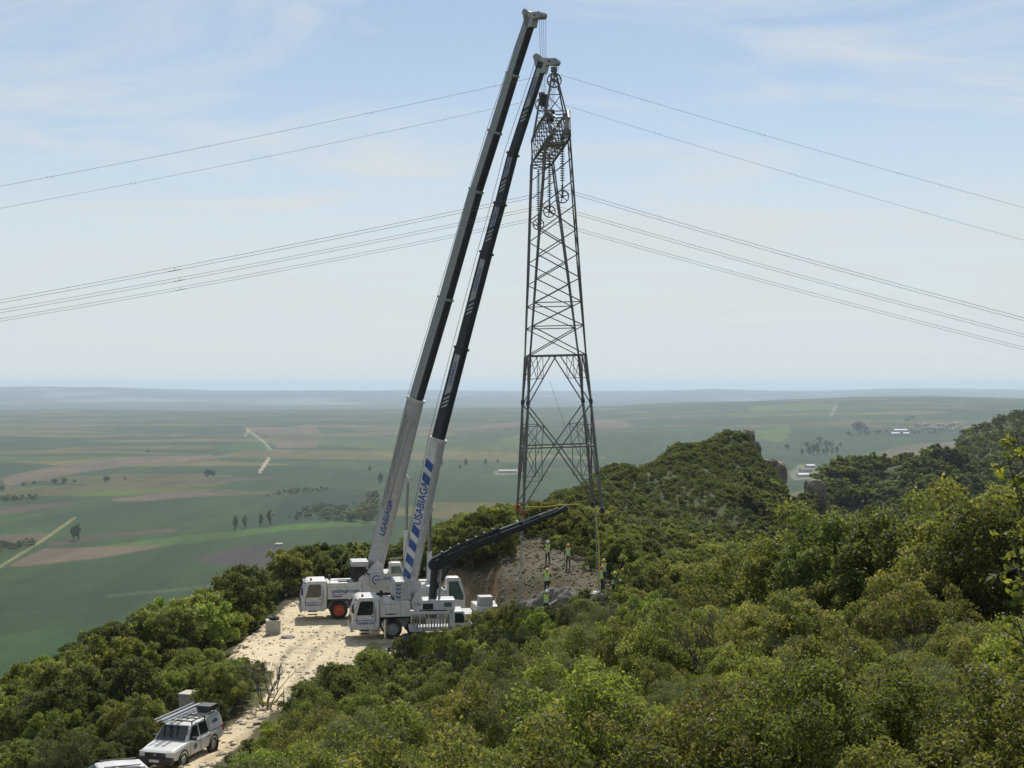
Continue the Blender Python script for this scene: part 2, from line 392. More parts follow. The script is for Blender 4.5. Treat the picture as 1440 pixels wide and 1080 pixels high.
for (q0, q1) in zip([(235, 61), (350, 74.5), (388, 83), (425, 96)], [(350, 74.5), (388, 83), (425, 96), (480, 106)]):
    ax_, ay_ = (q0[0] - 720) / FPX * q0[1], q0[1]; bx_, by_ = (q1[0] - 720) / FPX * q1[1], q1[1]
    tt = np.clip(((GX - ax_) * (bx_ - ax_) + (GY - ay_) * (by_ - ay_)) / ((bx_ - ax_) ** 2 + (by_ - ay_) ** 2), 0, 1)
    dd_ = np.hypot(GX - ax_ - tt * (bx_ - ax_), GY - ay_ - tt * (by_ - ay_))
    rut = m_pad & (np.abs(dd_ - .85 + .15 * fbm(GX / 2, GY / 2, 2, 77)) < .28)
    land[rut] *= 0.74
land[m_pad & m_bank] = np.array((0.33, 0.24, 0.14)) + 0.05 * n1[m_pad & m_bank]
# steep rock on the crag
slope_rock = (Dg > 372) & (Dg < 470) & (Pg > 1040) & (Pg < 1120)
land[slope_rock] = np.array((0.17, 0.15, 0.115)) + 0.05 * n2[slope_rock]
# fields
PYg = 540 - FPX * GZ / Dg
ca, sa = math.cos(0.16), math.sin(0.16)
fwx = GX + 60 * fbm(GX / 500, GY / 500, 3, 30); fwy = GY + 70 * fbm(GX / 600, GY / 600, 3, 31)
u = (fwx * ca - fwy * sa) / 430.0; v = (fwx * sa + fwy * ca) / 210.0
best = np.full(u.shape, 1e9); cid = np.zeros(u.shape)
iu = np.floor(u); iv = np.floor(v)
def hsh(a, b, s):
    q = np.sin(a * 12.9898 + b * 78.233 + s * 37.7) * 43758.5453
    return q - np.floor(q)
for du in (-1, 0, 1):
    for dv in (-1, 0, 1):
        a = iu + du; b = iv + dv
        dist = np.abs(u - (a + hsh(a, b, 1))) + np.abs(v - (b + hsh(a, b, 2)))
        k = dist < best
        best = np.where(k, dist, best); cid = np.where(k, hsh(a, b, 3), cid)
pal = np.array([0.58, 0.66, 0.32]) * np.array([(0.040,0.075,0.026),(0.046,0.086,0.030),(0.052,0.094,0.032),(0.036,0.068,0.027),(0.058,0.100,0.034),(0.044,0.080,0.030),
                (0.17,0.130,0.085),(0.050,0.088,0.030),(0.040,0.074,0.028),(0.10,0.13,0.045),(0.20,0.155,0.10),(0.046,0.08,0.03),(0.05,0.085,0.033),(0.13,0.115,0.07)])
fcol = pal[np.clip((cid * len(pal)).astype(int), 0, len(pal) - 1)]
fcol = fcol * (1 + 0.16 * fbm(GX / 90, GY / 260, 3, 33)[..., None])
brownish = np.clip((Dg - 3500) / 2500, 0, 1) * np.clip(fbm(GX / 900, GY / 500, 3, 36) * 2.0 - 0.45, 0, 0.5) * (Pg < 1000)
fcol = fcol * (1 - brownish[..., None]) + brownish[..., None] * np.array((0.12, 0.098, 0.075))
fieldmask = np.clip((Dg - 480) / 90, 0, 1) * (1 - right) + np.clip((Dg - 1050) / 150, 0, 1) * right
fieldmask = np.broadcast_to(fieldmask, GX.shape)
far_w = np.clip((Dg - 9500) / 1500, 0, 1)[..., None]
fcol = fcol * (1 - far_w) + far_w * (np.array((0.045, 0.062, 0.038)) + np.clip(fbm(GX / 900, GY / 1500, 3, 40), 0.12, 1)[..., None] * 0.30 - 0.03)
land = land * (1 - fieldmask[..., None]) + fcol * fieldmask[..., None]
G1, G2, G3 = (0.056,0.088,0.028), (0.050,0.076,0.027), (0.105,0.165,0.032)
BR, TAN, DKB, PALE = (0.185,0.115,0.10), (0.31,0.185,0.15), (0.125,0.086,0.09), (0.42,0.32,0.26)
FIELDS = [  # outlines on the plain, given as the bearings and dips they are seen at
 ([(-240,800),(330,752),(480,735),(700,728),(560,1000),(-240,1100)], (0.056,0.086,0.030)),
 ([(-240,850),(60,835),(250,822),(360,800),(500,770),(500,1000),(-240,1100)], G2),
 ([(-240,905),(0,893),(120,880),(260,862),(300,900),(-240,1100)], (0.056,0.102,0.028)),
 ([(265,787),(330,770),(395,762),(400,800),(380,812),(320,796)], DKB),
 ([(110,772),(225,757),(420,737),(520,730),(530,737),(400,746),(235,768),(115,776)], G3),
 ([(12,795),(60,772),(110,770),(225,766),(228,769),(140,785),(25,797)], TAN),
 ([(62,764),(160,750),(245,742),(248,748),(150,756),(75,768)], BR),
 ([(-240,775),(0,752),(72,749),(60,760),(0,765),(-240,792)], BR),
 ([(-240,728),(0,712),(105,706),(108,709),(20,722),(-240,740)], BR),
 ([(155,702),(240,692),(310,692),(300,697),(200,705),(160,705)], TAN),
 ([(100,695),(165,690),(245,688),(175,697),(105,698)], (0.14,0.17,0.045)),
 ([(0,672),(80,655),(170,643),(300,640),(305,645),(180,655),(90,668),(10,684)], TAN),
 ([(225,678),(330,672),(400,671),(330,677),(230,682)], BR),
 ([(300,626),(375,624),(380,632),(305,634)], (0.075,0.14,0.05)),
 ([(340,600),(445,601),(450,609),(380,612),(350,606)], TAN),
 ([(380,622),(450,622),(445,630),(390,630)], TAN),
 ([(660,600),(735,592),(740,600),(670,604)], TAN),
 ([(830,590),(880,592),(888,600),(860,604),(830,602)], TAN),
 ([(700,618),(735,610),(740,624),(705,625)], (0.13,0.16,0.06)),
 ([(400,700),(470,686),(530,690),(530,728),(430,735),(380,734)], (0.032,0.060,0.026)),
 ([(695,662),(735,660),(735,667),(696,668)], PALE),
 ([(1050,574),(1080,570),(1170,568),(1172,576),(1060,580)], (0.17,0.18,0.08)),
 ([(1058,606),(1110,600),(1112,608),(1098,622),(1062,616)], (0.16,0.19,0.07)),
 ([(1235,637),(1262,628),(1322,622),(1355,620),(1350,628),(1290,645),(1240,645)], (0.30,0.185,0.11)),
 ([(1300,597),(1330,594),(1345,598),(1300,600)], TAN),
 ([(1110,664),(1125,652),(1152,656),(1150,672),(1115,676)], (0.35,0.30,0.24)),
]
plain = (fieldmask > 0.6)
FTONE = np.array((0.46, 0.62, 0.14)); BTONE = np.array((0.39, 0.50, 0.40))
PW = Pg + 1.5 * fbm(GX / 60, GY / 60, 2, 50)
DROW = np.abs(np.gradient(PYg, axis=0))
FTEX = (1 + 0.14 * fbm(GX / 40, GY / 130, 3, 34) + 0.10 * fbm(GX / 12, GY / 400, 2, 35))[..., None]
for poly, c in FIELDS:
    cov = np.zeros(Pg.shape)
    for ox in (-1.1, 0, 1.1):
        for oy in (-0.5, 0, 0.5):
            cov += poly_in(PW + ox, PYg + oy * DROW, poly)
    cov = (cov / 9 * plain)[..., None]
    land[:] = land * (1 - cov) + cov * np.array(c) * (FTONE if c[0] < c[1] else BTONE) * FTEX
def strip(pts, wpx, c):
    for (x0, y0), (x1, y1) in zip(pts, pts[1:]):
        ddx, ddy = x1 - x0, y1 - y0; L = math.hypot(ddx, ddy)
        t = np.clip(((Pg - x0) * ddx + (PYg - y0) * ddy) / L ** 2, 0, 1)
        k = (np.clip(wpx + 0.8 - np.hypot(Pg - x0 - t * ddx, PYg - y0 - t * ddy), 0, 1) * plain)[..., None]
        land[:] = land * (1 - k) + k * np.array(c)
strip([(-20, 805), (0, 797), (60, 760), (105, 728)], 1.1, (0.20, 0.19, 0.09))
strip([(365, 664), (378, 645)], 1.5, PALE)
strip([(346, 612), (348, 604), (372, 622), (380, 632)], 1.1, (0.26, 0.24, 0.16))
strip([(1168, 585), (1176, 570)], 1.0, (0.26, 0.24, 0.17))
strip([(150, 838), (260, 828), (400, 810)], 1.6, (0.06, 0.09, 0.04))
land = np.clip(land, 0.012, 0.8)

nr, nc = GX.shape
verts = np.stack([GX, GY, GZ], -1).reshape(-1, 3)
idx = np.arange(nr * nc).reshape(nr, nc)
faces = np.stack([idx[:-1, :-1], idx[:-1, 1:], idx[1:, 1:], idx[1:, :-1]], -1).reshape(-1, 4)
wrap = np.stack([idx[:-1, -1], idx[:-1, 0], idx[1:, 0], idx[1:, -1]], -1).reshape(-1, 4)
# close the small hole under the camera
cen = np.array([[0, 0, GZ[0].mean()]])
verts = np.concatenate([verts, cen])
me = np_mesh('ground', verts, faces[:, ::-1], True)
ca_ = me.color_attributes.new('land', 'FLOAT_COLOR', 'POINT')
lc = np.ones((len(verts), 4), np.float32); lc[:-1, :3] = land.reshape(-1, 3); lc[-1, :3] = 0.08
ca_.data.foreach_set('color', lc.ravel())
pa = me.attributes.new('bare', 'FLOAT', 'POINT')
bare = np.zeros(len(verts), np.float32); bare[:-1] = (m_pad | m_site | m_bank).astype(np.float32).ravel()
pa.data.foreach_set('value', bare)
k = N('land'); k.set(0.95, 0, 0.15)
at = k.new('ShaderNodeAttribute', attribute_name='land')
ab = k.new('ShaderNodeAttribute', attribute_name='bare')
fa = k.noise(2.8, 8, 0.7, 'Object'); fb = k.noise(0.35, 5, 0.6, 'Object')
col = k.mix(k.ramp(fa, [(0.35, (0.55,) * 3), (0.65, (0, 0, 0))]), at.outputs['Color'], k.mix(1.0, at.outputs['Color'], (0.55, 0.52, 0.46), 'MULTIPLY'))
col = k.mix(k.ramp(fb, [(0.4, (0, 0, 0)), (0.7, (0.4,) * 3)]), col, k.mix(1.0, col, (1.25, 1.2, 1.1), 'MULTIPLY'))
fc_ = k.noise(0.011, 7, 0.62, 'Object', (1.0, 0.30, 1.0)); fd_ = k.noise(0.05, 3, 0.5, 'Object', (1.0, 0.06, 1.0))
col = k.mix(1.0, col, k.ramp(fc_, [(0.30, (0.72, 0.74, 0.78)), (0.70, (1.24, 1.22, 1.12))]), 'MULTIPLY')
col = k.mix(0.6, col, k.mix(1.0, col, k.ramp(fd_, [(0.38, (0.80, 0.80, 0.80)), (0.62, (1.18, 1.18, 1.14))]), 'MULTIPLY'))
k.color(col)
k.bump(fa, 0.9, 0.14)
ground = link('ground', me, None, k.m)
tag(ground, 'scrubby ridge falling to a wide plain of green and brown fields', None, None, 'structure')

# ------------------------------------------------------------------ vegetation prototypes
def leaf_material(name, dark, light, tip, rough=0.5, trans=0.48):
    k = N(name).set(rough, 0, 0.16)
    at = k.new('ShaderNodeAttribute', attribute_name='tint')
    oi = k.new('ShaderNodeObjectInfo')
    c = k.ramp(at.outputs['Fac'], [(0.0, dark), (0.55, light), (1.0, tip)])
    hs = k.new('ShaderNodeHueSaturation')
    mr = k.new('ShaderNodeMapRange'); mr.inputs['To Min'].default_value = 0.484; mr.inputs['To Max'].default_value = 0.520
    k.l(oi.outputs['Random'], mr.inputs['Value']); k.l(mr.outputs[0], hs.inputs['Hue'])
    mv = k.new('ShaderNodeMapRange'); mv.inputs['To Min'].default_value = 0.86; mv.inputs['To Max'].default_value = 1.52
    sh = k.new('ShaderNodeMath', operation='FRACT'); ml = k.new('ShaderNodeMath', operation='MULTIPLY'); ml.inputs[1].default_value = 7.31
    k.l(oi.outputs['Random'], ml.inputs[0]); k.l(ml.outputs[0], sh.inputs[0]); k.l(sh.outputs[0], mv.inputs['Value'])
    k.l(mv.outputs[0], hs.inputs['Value']); hs.inputs['Saturation'].default_value = 0.95
    k.l(c, hs.inputs['Color']); k.l(hs.outputs[0], k.b.inputs['Base Color'])
    tr = k.new('ShaderNodeBsdfTranslucent'); ms = k.new('ShaderNodeMixShader'); ms.inputs[0].default_value = trans
    tb = k.mix(1.0, hs.outputs[0], (1.5, 1.5, 0.7), 'MULTIPLY'); k.l(tb, tr.inputs['Color'])
    k.l(k.b.outputs[0], ms.inputs[1]); k.l(tr.outputs[0], ms.inputs[2]); k.l(ms.outputs[0], k.out.inputs['Surface'])
    return k.m
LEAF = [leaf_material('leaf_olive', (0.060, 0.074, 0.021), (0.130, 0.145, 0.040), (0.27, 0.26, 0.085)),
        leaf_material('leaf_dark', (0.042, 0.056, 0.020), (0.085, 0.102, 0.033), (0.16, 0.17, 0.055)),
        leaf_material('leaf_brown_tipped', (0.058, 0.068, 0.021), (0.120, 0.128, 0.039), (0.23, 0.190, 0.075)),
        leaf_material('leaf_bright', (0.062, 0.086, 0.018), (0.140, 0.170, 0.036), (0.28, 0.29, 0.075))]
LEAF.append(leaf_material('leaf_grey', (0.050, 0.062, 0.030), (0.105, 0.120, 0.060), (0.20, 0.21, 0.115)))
KINDS = ['olive green', 'dark green', 'brown-tipped', 'bright green', 'grey green']
SLIM = [0.30, 0.32, 0.28, 0.33, 0.15]

def tube(pts, rads, sides=6):
    V, Fc = [], []
    for i, p in enumerate(pts):
        p = Vector(p)
        t = (Vector(pts[min(i + 1, len(pts) - 1)]) - Vector(pts[max(i - 1, 0)])).normalized()
        a = t.orthogonal().normalized(); b = t.cross(a)
        for s in range(sides):
            an = 2 * math.pi * s / sides
            V.append(p + (a * math.cos(an) + b * math.sin(an)) * rads[i])
    for i in range(len(pts) - 1):
        for s in range(sides):
            Fc.append((i * sides + s, i * sides + (s + 1) % sides, (i + 1) * sides + (s + 1) % sides, (i + 1) * sides + s))
    return V, Fc

def make_plant(rng, H, Rw, nclump, nleaf, leaf, base=0.25, tree=False, slim=0.3):
    """one crown (leaf cloud gathered in clumps on limbs) and its trunk; unit metres, root at origin"""
    cz = H * (base + (1 - base) * 0.48); rz = H * (1 - base) * 0.5
    cl = []
    tries = 0
    while len(cl) < nclump and tries < 4000:
        tries += 1
        d = rng.normal(size=3); d /= np.linalg.norm(d)
        if d[2] < -0.8: continue
        rr = rng.uniform(0.45, 1.0) ** 0.7
        lump = 1 + 0.28 * math.sin(d[0] * 3.1 + H) * math.cos(d[1] * 2.7 + Rw)
        p = np.array([d[0] * Rw * rr * lump, d[1] * Rw * rr * lump, cz + d[2] * rz * rr * lump])
        r = rng.uniform(0.17, 0.31) * min(Rw, rz) * (1.15 - 0.35 * rr)
        cl.append((p, r))
    V, T = [], []
    wts = np.array([c[1] ** 2 for c in cl]); wts /= wts.sum()
    for (p, r), w in zip(cl, wts):
        lift = rng.uniform(-0.14, 0.20)
        n = max(6, int(nleaf * w))
        d = rng.normal(size=(n, 3)); d /= np.linalg.norm(d, axis=1)[:, None]
        d[:, 2] = np.where(d[:, 2] < -0.3, -d[:, 2], d[:, 2])
        rr = rng.uniform(0.35, 1.0, n) ** 0.5 * (1 + 0.35 * (rng.random(n) ** 4))
        c = p + d * (r * rr)[:, None] * np.array([1.0, 1.0, 1.12])
        nrm = d * 0.55 + rng.normal(size=(n, 3)) * 0.75 + np.array([0, 0, 0.12])
        nrm /= np.linalg.norm(nrm, axis=1)[:, None]
        a = np.cross(nrm, rng.normal(size=(n, 3))); a /= np.linalg.norm(a, axis=1)[:, None]
        b = np.cross(nrm, a)
        s = leaf * rng.uniform(0.65, 1.25, n)[:, None]
        bend = nrm * s * 0.12
        V.append(np.stack([c - a * s * 0.55, c + b * s * slim - bend, c + a * s * 0.55, c - b * s * slim - bend], 1))
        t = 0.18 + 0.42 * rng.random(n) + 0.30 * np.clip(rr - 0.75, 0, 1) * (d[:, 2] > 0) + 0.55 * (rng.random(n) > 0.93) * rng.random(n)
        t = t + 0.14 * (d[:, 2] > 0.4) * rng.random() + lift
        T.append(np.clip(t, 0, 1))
    V = np.concatenate(V).reshape(-1, 3); T = np.concatenate(T)
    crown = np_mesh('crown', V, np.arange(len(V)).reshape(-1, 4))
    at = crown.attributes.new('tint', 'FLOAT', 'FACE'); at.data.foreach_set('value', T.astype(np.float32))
    # trunk and limbs
    TV, TF = [], []
    def add(pts, rads, sides):
        v, f = tube(pts, rads, sides); o = len(TV)
        TV.extend(v); TF.extend([tuple(o + i for i in q) for q in f])
    tr = (0.035 * H + 0.02) if tree else (0.014 * H + 0.008)
    stems = 1 if tree else 3
    for s in range(stems):
        ang = rng.uniform(0, 6.28); off = 0 if tree else 0.12 * Rw
        b0 = Vector((math.cos(ang) * off, math.sin(ang) * off, -0.35))
        top = Vector((math.cos(ang) * off * 3, math.sin(ang) * off * 3, cz * (1.0 if tree else .85)))
        midp = (b0 + top) / 2 + Vector((rng.uniform(-.1, .1) * Rw, rng.uniform(-.1, .1) * Rw, 0))
        add([b0, midp, top], [tr * 1.2, tr * 0.85, tr * 0.35], 7)
        for (p, r) in cl[s::stems][:12]:
            st = b0.lerp(top, rng.uniform(0.35, 0.9)); en = Vector(p)
            mm = st.lerp(en, 0.5) + Vector((0, 0, -0.06 * H))
            add([st, mm, en], [tr * 0.42, tr * 0.28, tr * 0.08], 5)
    trunk = np_mesh('trunk', np.array([tuple(v) for v in TV]), np.array(TF), True)
    return crown, trunk

PROTO = {}   # (lod, kind) -> list of (crown mesh, trunk mesh, height, radius)
LODS = [(0.046, 22000, 80), (0.072, 14500, 72), (0.125, 8600, 60), (0.27, 2000, 30)]
def build_protos():
    rng = np.random.default_rng(3)
    for lod, (leaf, nl, ncl) in enumerate(LODS):
        for kd in range(5):
            lst = []
            for var in range(2 if lod in (0, 3) else 3):
                H = 2.0; Rw = rng.uniform(0.92, 1.12)
                sc = [1.0, 1.25, 1.5, 1.6][lod]           # real size the leaf counts are meant for
                c, t = make_plant(rng, H * sc, Rw * sc, ncl, nl, leaf, 0.0 if var != 1 else 0.07, tree=(var == 1), slim=SLIM[kd])
                c.materials.append(LEAF[kd]); t.materials.append(M['bark'])
                lst.append((c, t, H * sc, Rw * sc))
            PROTO[(lod, kd)] = lst
build_protos()

# ------------------------------------------------------------------ where things grow
FAR_SKY = ([-300, 0, 60, 130, 200, 250, 330, 380, 420, 470, 520, 560, 600, 640, 690, 735, 800, 850, 900, 950, 1000, 1050, 1062, 1105, 1130],
           [990, 938, 918, 885, 855, 830, 800, 772, 764, 768, 764, 770, 742, 728, 708, 690, 662, 640, 622, 611, 599, 592, 606, 668, 682])
NEAR_SKY = ([-300, 130, 205, 312, 340, 395, 420, 450, 520, 560, 600, 645, 690, 720, 790, 820, 880, 930, 1000, 1100, 1200, 1300, 1440, 1700],
            [1090, 1090, 1086, 1066, 1040, 1010, 962, 938, 908, 894, 884, 882, 852, 842, 856, 836, 818, 775, 742, 714, 700, 692, 676, 640])
FRONT_SKY = ([0, 300, 400, 560, 700, 850, 1000, 1100, 1200, 1320, 1440, 1700], [1120, 1095, 1030, 970, 930, 915, 905, 908, 898, 880, 862, 800])
GAP = [(1,1)]
trees = []      # (x, y, z, height, kind, depth, px)
rng = np.random.default_rng(5)
def clear_of(px, D, x, y):
    for q, m in ((PAD, 0.8), (SITE, 0.3), (BANK, 0.2)):
        for ox, oy in ((0, 0), (m, 0), (-m, 0), (0, m), (0, -m)):
            dd = D + oy; pp = px + ox / D * FPX
            if poly_in(np.array(pp), np.array(dd), q): return False
    return True
def try_put(px, D, hmin, hmax, kinds, spacing, limit=None):
    x = (px - 720) / FPX * D
    if not clear_of(px, D, x, D): return
    for (tx, ty, *_r) in trees[-600:]:
        if (tx - x) ** 2 + (ty - D) ** 2 < spacing ** 2: return
    z = float(zg(x, D))
    h = rng.uniform(hmin, hmax)
    tops = []
    if D < 94 and px > 250 and not (px < 400 and D > 69): tops.append(np.interp(px, *NEAR_SKY))
    if D < 34: tops.append(np.interp(px, *FRONT_SKY))
    if D < 58 and px <= 330: tops.append(1088)
    if 58 <= D and px < 1130: tops.append(np.interp(px, *FAR_SKY))
    if 62 < D < 81 and 232 < px < 300: tops.append(1000)
    if 60 < D < 79.5 and 350 < px < 410: tops.append(1014)
    if 69 < D < 95 and 298 <= px < 410: tops.append(924)
    if tops:
        ylim = max(tops) + rng.uniform(0, 14) * min(1, 60 / D)
        h = min(h, (540 - ylim) / FPX * D - z)
    if h < 0.45: return
    kd = kinds[int(rng.integers(len(kinds)))]
    # keep colour drifts together
    if rng.random() < 0.65:
        q = fbm(np.array(x / 7.0), np.array(D / 9.0), 2, 60)
        kd = kinds[int(np.clip((float(q) * 1.4 + 0.5) * len(kinds), 0, len(kinds) - 1))]
    trees.append((x, D, z, h, kd, D, px))
# hand-set trees that stand out
for px, D, h, kd in [(228, 98, 5.6, 0), (165, 92, 4.4, 3), (90, 86, 4.4, 0), (330, 108, 5.2, 1), (285, 104, 5.4, 0), (425, 127, 4.8, 1), (465, 131, 4.8, 1), (520, 131, 4.4, 1),
                     (1180, 45, 4.6, 1), (1255, 43, 4.5, 1), (1120, 49, 4.8, 0), (1345, 40, 4.6, 0), (1405, 37, 4.3, 1), (1050, 55, 4.6, 2), (1300, 52, 4.8, 0), (1215, 50, 4.8, 2), (1450, 44, 4.8, 0),
                     (330, 80, 3.2, 3), (305, 76.5, 3.0, 0), (350, 76.0, 2.6, 3), (405, 71, 2.6, 1), (430, 76, 2.6, 1), (465, 82, 2.5, 1), (372, 113.5, 1.3, 2), (350, 107.5, 1.3, 2), (330, 101.5, 1.2, 2), (316, 96.5, 1.1, 2), (300, 89, 1.6, 1), (318, 86, 1.7, 3), (335, 85, 1.5, 2), (290, 84, 2.2, 0), (310, 81, 2.0, 1), (640, 128, 4.4, 0), (670, 134, 4.6, 3), (615, 133, 4.6, 1)]:
    try_put(px, D, h, h, [kd], 0.5)
def fill(n, pxr, Dr, hmin, hmax, kinds, spacing, power=1.0, cond=None):
    for _ in range(n):
        px = rng.uniform(*pxr)
        D = Dr[0] + (Dr[1] - Dr[0]) * rng.random() ** power
        if cond is None or cond(px, D): try_put(px, D, hmin, hmax, kinds, spacing)
fill(620, (330, 1560), (10.5, 33), 1.2, 2.5, [0, 3, 4, 2, 0, 3], 1.15, 0.8)
fill(900, (360, 1560), (33, 62), 1.5, 3.2, [2, 0, 1, 4, 2, 0, 3], 1.7, 0.9, lambda p, D: p > 300 + (62 - D) * 3)
fill(900, (330, 1500), (62, 100), 1.6, 3.1, [1, 0, 4, 1, 2, 3], 1.9)
fill(420, (-150, 330), (56, 76), 1.2, 2.9, [0, 1, 4, 3, 1], 1.6)
fill(160, (225, 365), (73, 94), 1.0, 2.2, [1, 0, 2, 3], 1.3)
fill(120, (715, 800), (88, 93.4), .9, 1.6, [1, 0, 3], 1.1)
fill(620, (-160, 420), (76, 118), 2.4, 5.0, [1, 0, 4, 1, 3], 2.5)
fill(300, (590, 706), (107, 126), 1.6, 4.2, [1, 0, 1, 3], 1.6)
fill(260, (380, 660), (118, 146), 2.4, 4.6, [1, 1, 0], 2.3)
fill(500, (640, 900), (108, 150), 1.3, 3.6, [0, 3, 1, 0], 2.0)
fill(900, (840, 1560), (96, 160), 2.2, 3.8, [0, 1, 3, 0, 1], 2.4)
for px, D, h, kd in [(771, 117, 1.2, 1), (784, 115, 1.3, 3), (801, 113, 1.4, 1), (716, 119, 1.6, 1), (832, 106, 1.1, 0), (745, 121, 1.5, 0), (815, 109, 1.0, 2), (712, 112, 1.2, 1), (822, 97, .8, 0), (812, 95.5, .9, 3)]:
    x = (px - 720) / FPX * D; trees.append((x, D, float(zg(x, D)) - .05, h, kd, D, px))
N_NEAR = len(trees)
NEAR_TREES = list(trees)
# scrub of the ridge towards the crag and of the hills right of it: a mass nobody could count
mass = []
def fill_mass(n, pxr, Dr, hmin, hmax, cond=None, sky=True):
    pxs = rng.uniform(pxr[0], pxr[1], n); Ds = np.sqrt(rng.uniform(Dr[0] ** 2, Dr[1] ** 2, n))
    xs = (pxs - 720) / FPX * Ds; zs = zg(xs, Ds); hs = rng.uniform(hmin, hmax, n)
    dens = fbm(xs / 16, Ds / 22, 3, 70)
    for x, D, z, h, px, q in zip(xs, Ds, zs, hs, pxs, dens):
        if cond is not None and not cond(px, D, q): continue
        if sky and px < 1130:
            h = min(h, (540 - np.interp(px, *FAR_SKY) - rng.uniform(0, 4)) / FPX * D - z)
        if sky and q < -0.12: h = min(h, rng.uniform(.5, 1.3))
        if h < 0.35: continue
        mass.append((x, D, z, h, int(rng.choice([0, 1, 1, 3])), D, px))
fill_mass(2200, (560, 1130), (148, 210), 0.9, 2.7, None)
fill_mass(8200, (600, 1130), (205, 400), 0.6, 1.8, lambda p, D, q: not (1040 < p < 1112 and 372 < D < 400))
fill_mass(1700, (1040, 1600), (158, 330), 1.6, 4.0, None)
fill_mass(3000, (1110, 1640), (400, 700), 4.0, 8.5, lambda p, D, q: q > -0.02, False)
fill_mass(3000, (1300, 1700), (680, 1000), 1.2, 4.2, lambda p, D, q: q > -0.25, False)
fill_mass(1600, (-300, 560), (120, 420), 2.0, 4.5, lambda p, D, q: q > -0.3)

for _ in range(90):
    px = rng.uniform(695, 865); D = rng.uniform(94, 124)
    if poly_in(np.array(px), np.array(D), SITE) and rng.random() < .8:
        x = (px - 720) / FPX * D; mass.append((x, D, float(zg(x, D)) - .05, rng.uniform(.10, .30), int(rng.choice([2, 2, 0])), D, px))
def screen_size(t): return t[3] / t[5]
LEN = len(NEAR_TREES)
order = sorted(range(LEN), key=lambda i: -NEAR_TREES[i][3] / NEAR_TREES[i][5])
inview = [i for i in order if -40 < NEAR_TREES[i][6] < 1480]
near_set = [i for i in inview if NEAR_TREES[i][5] < 58][:290]
far_set = [i for i in inview if NEAR_TREES[i][5] >= 58][:290]
single = set(near_set) | set(far_set)
def lod_of(D): return 0 if D < 27 else 1 if D < 62 else 2 if D < 150 else 3
def zone_of(px, D):
    if D < 34: return 'on the slope below the viewpoint'
    if D < 58: return 'halfway down the slope above the crane pad'
    if px < 330 and D < 76: return 'beside the track by the parked pickup'
    if px < 420 and D >= 76: return 'on the edge dropping to the plain below the crane pad'
    if px < 700 and D > 110: return 'behind the two cranes'
    if px < 720: return 'on the near side of the crane pad'
    if px < 900 and D > 105: return 'behind the bare ground under the pylon'
    return 'on the ridge slope right of the pylon'
shown_label = {}
for i in sorted(single):
    x, y, z, h, kd, D, px = NEAR_TREES[i]
    lod = lod_of(D)
    var = 1 if h > 3.2 else (0 if lod == 0 else int(rng.choice([0, 2])))
    crown, trunk, H0, R0 = PROTO[(lod, kd)][min(var, len(PROTO[(lod, kd)]) - 1)]
    s = h / H0 * 0.96
    sx = s if h > 2.4 else max(s, 0.72 * (1.0 if lod == 0 else 0.9)) * rng.uniform(0.9, 1.1)
    tree = h > 2.9
    name = 'oak_tree' if D >= 58 else 'oak_bush'
    zone = zone_of(px, D)
    size = 'tall' if h > 3.9 else 'round' if h > 2.2 else 'low'
    r = empty(name, (x, y, z), rng.uniform(0, 6.28),
              f'{size} {KINDS[kd]} oak {"tree" if tree else "bush"} {zone}', 'tree' if tree else 'bush',
              f'{size} {KINDS[kd]} oaks {zone}')
    r.scale = (sx, sx, s)
    link('crown', crown, r); link('trunk', trunk, r)

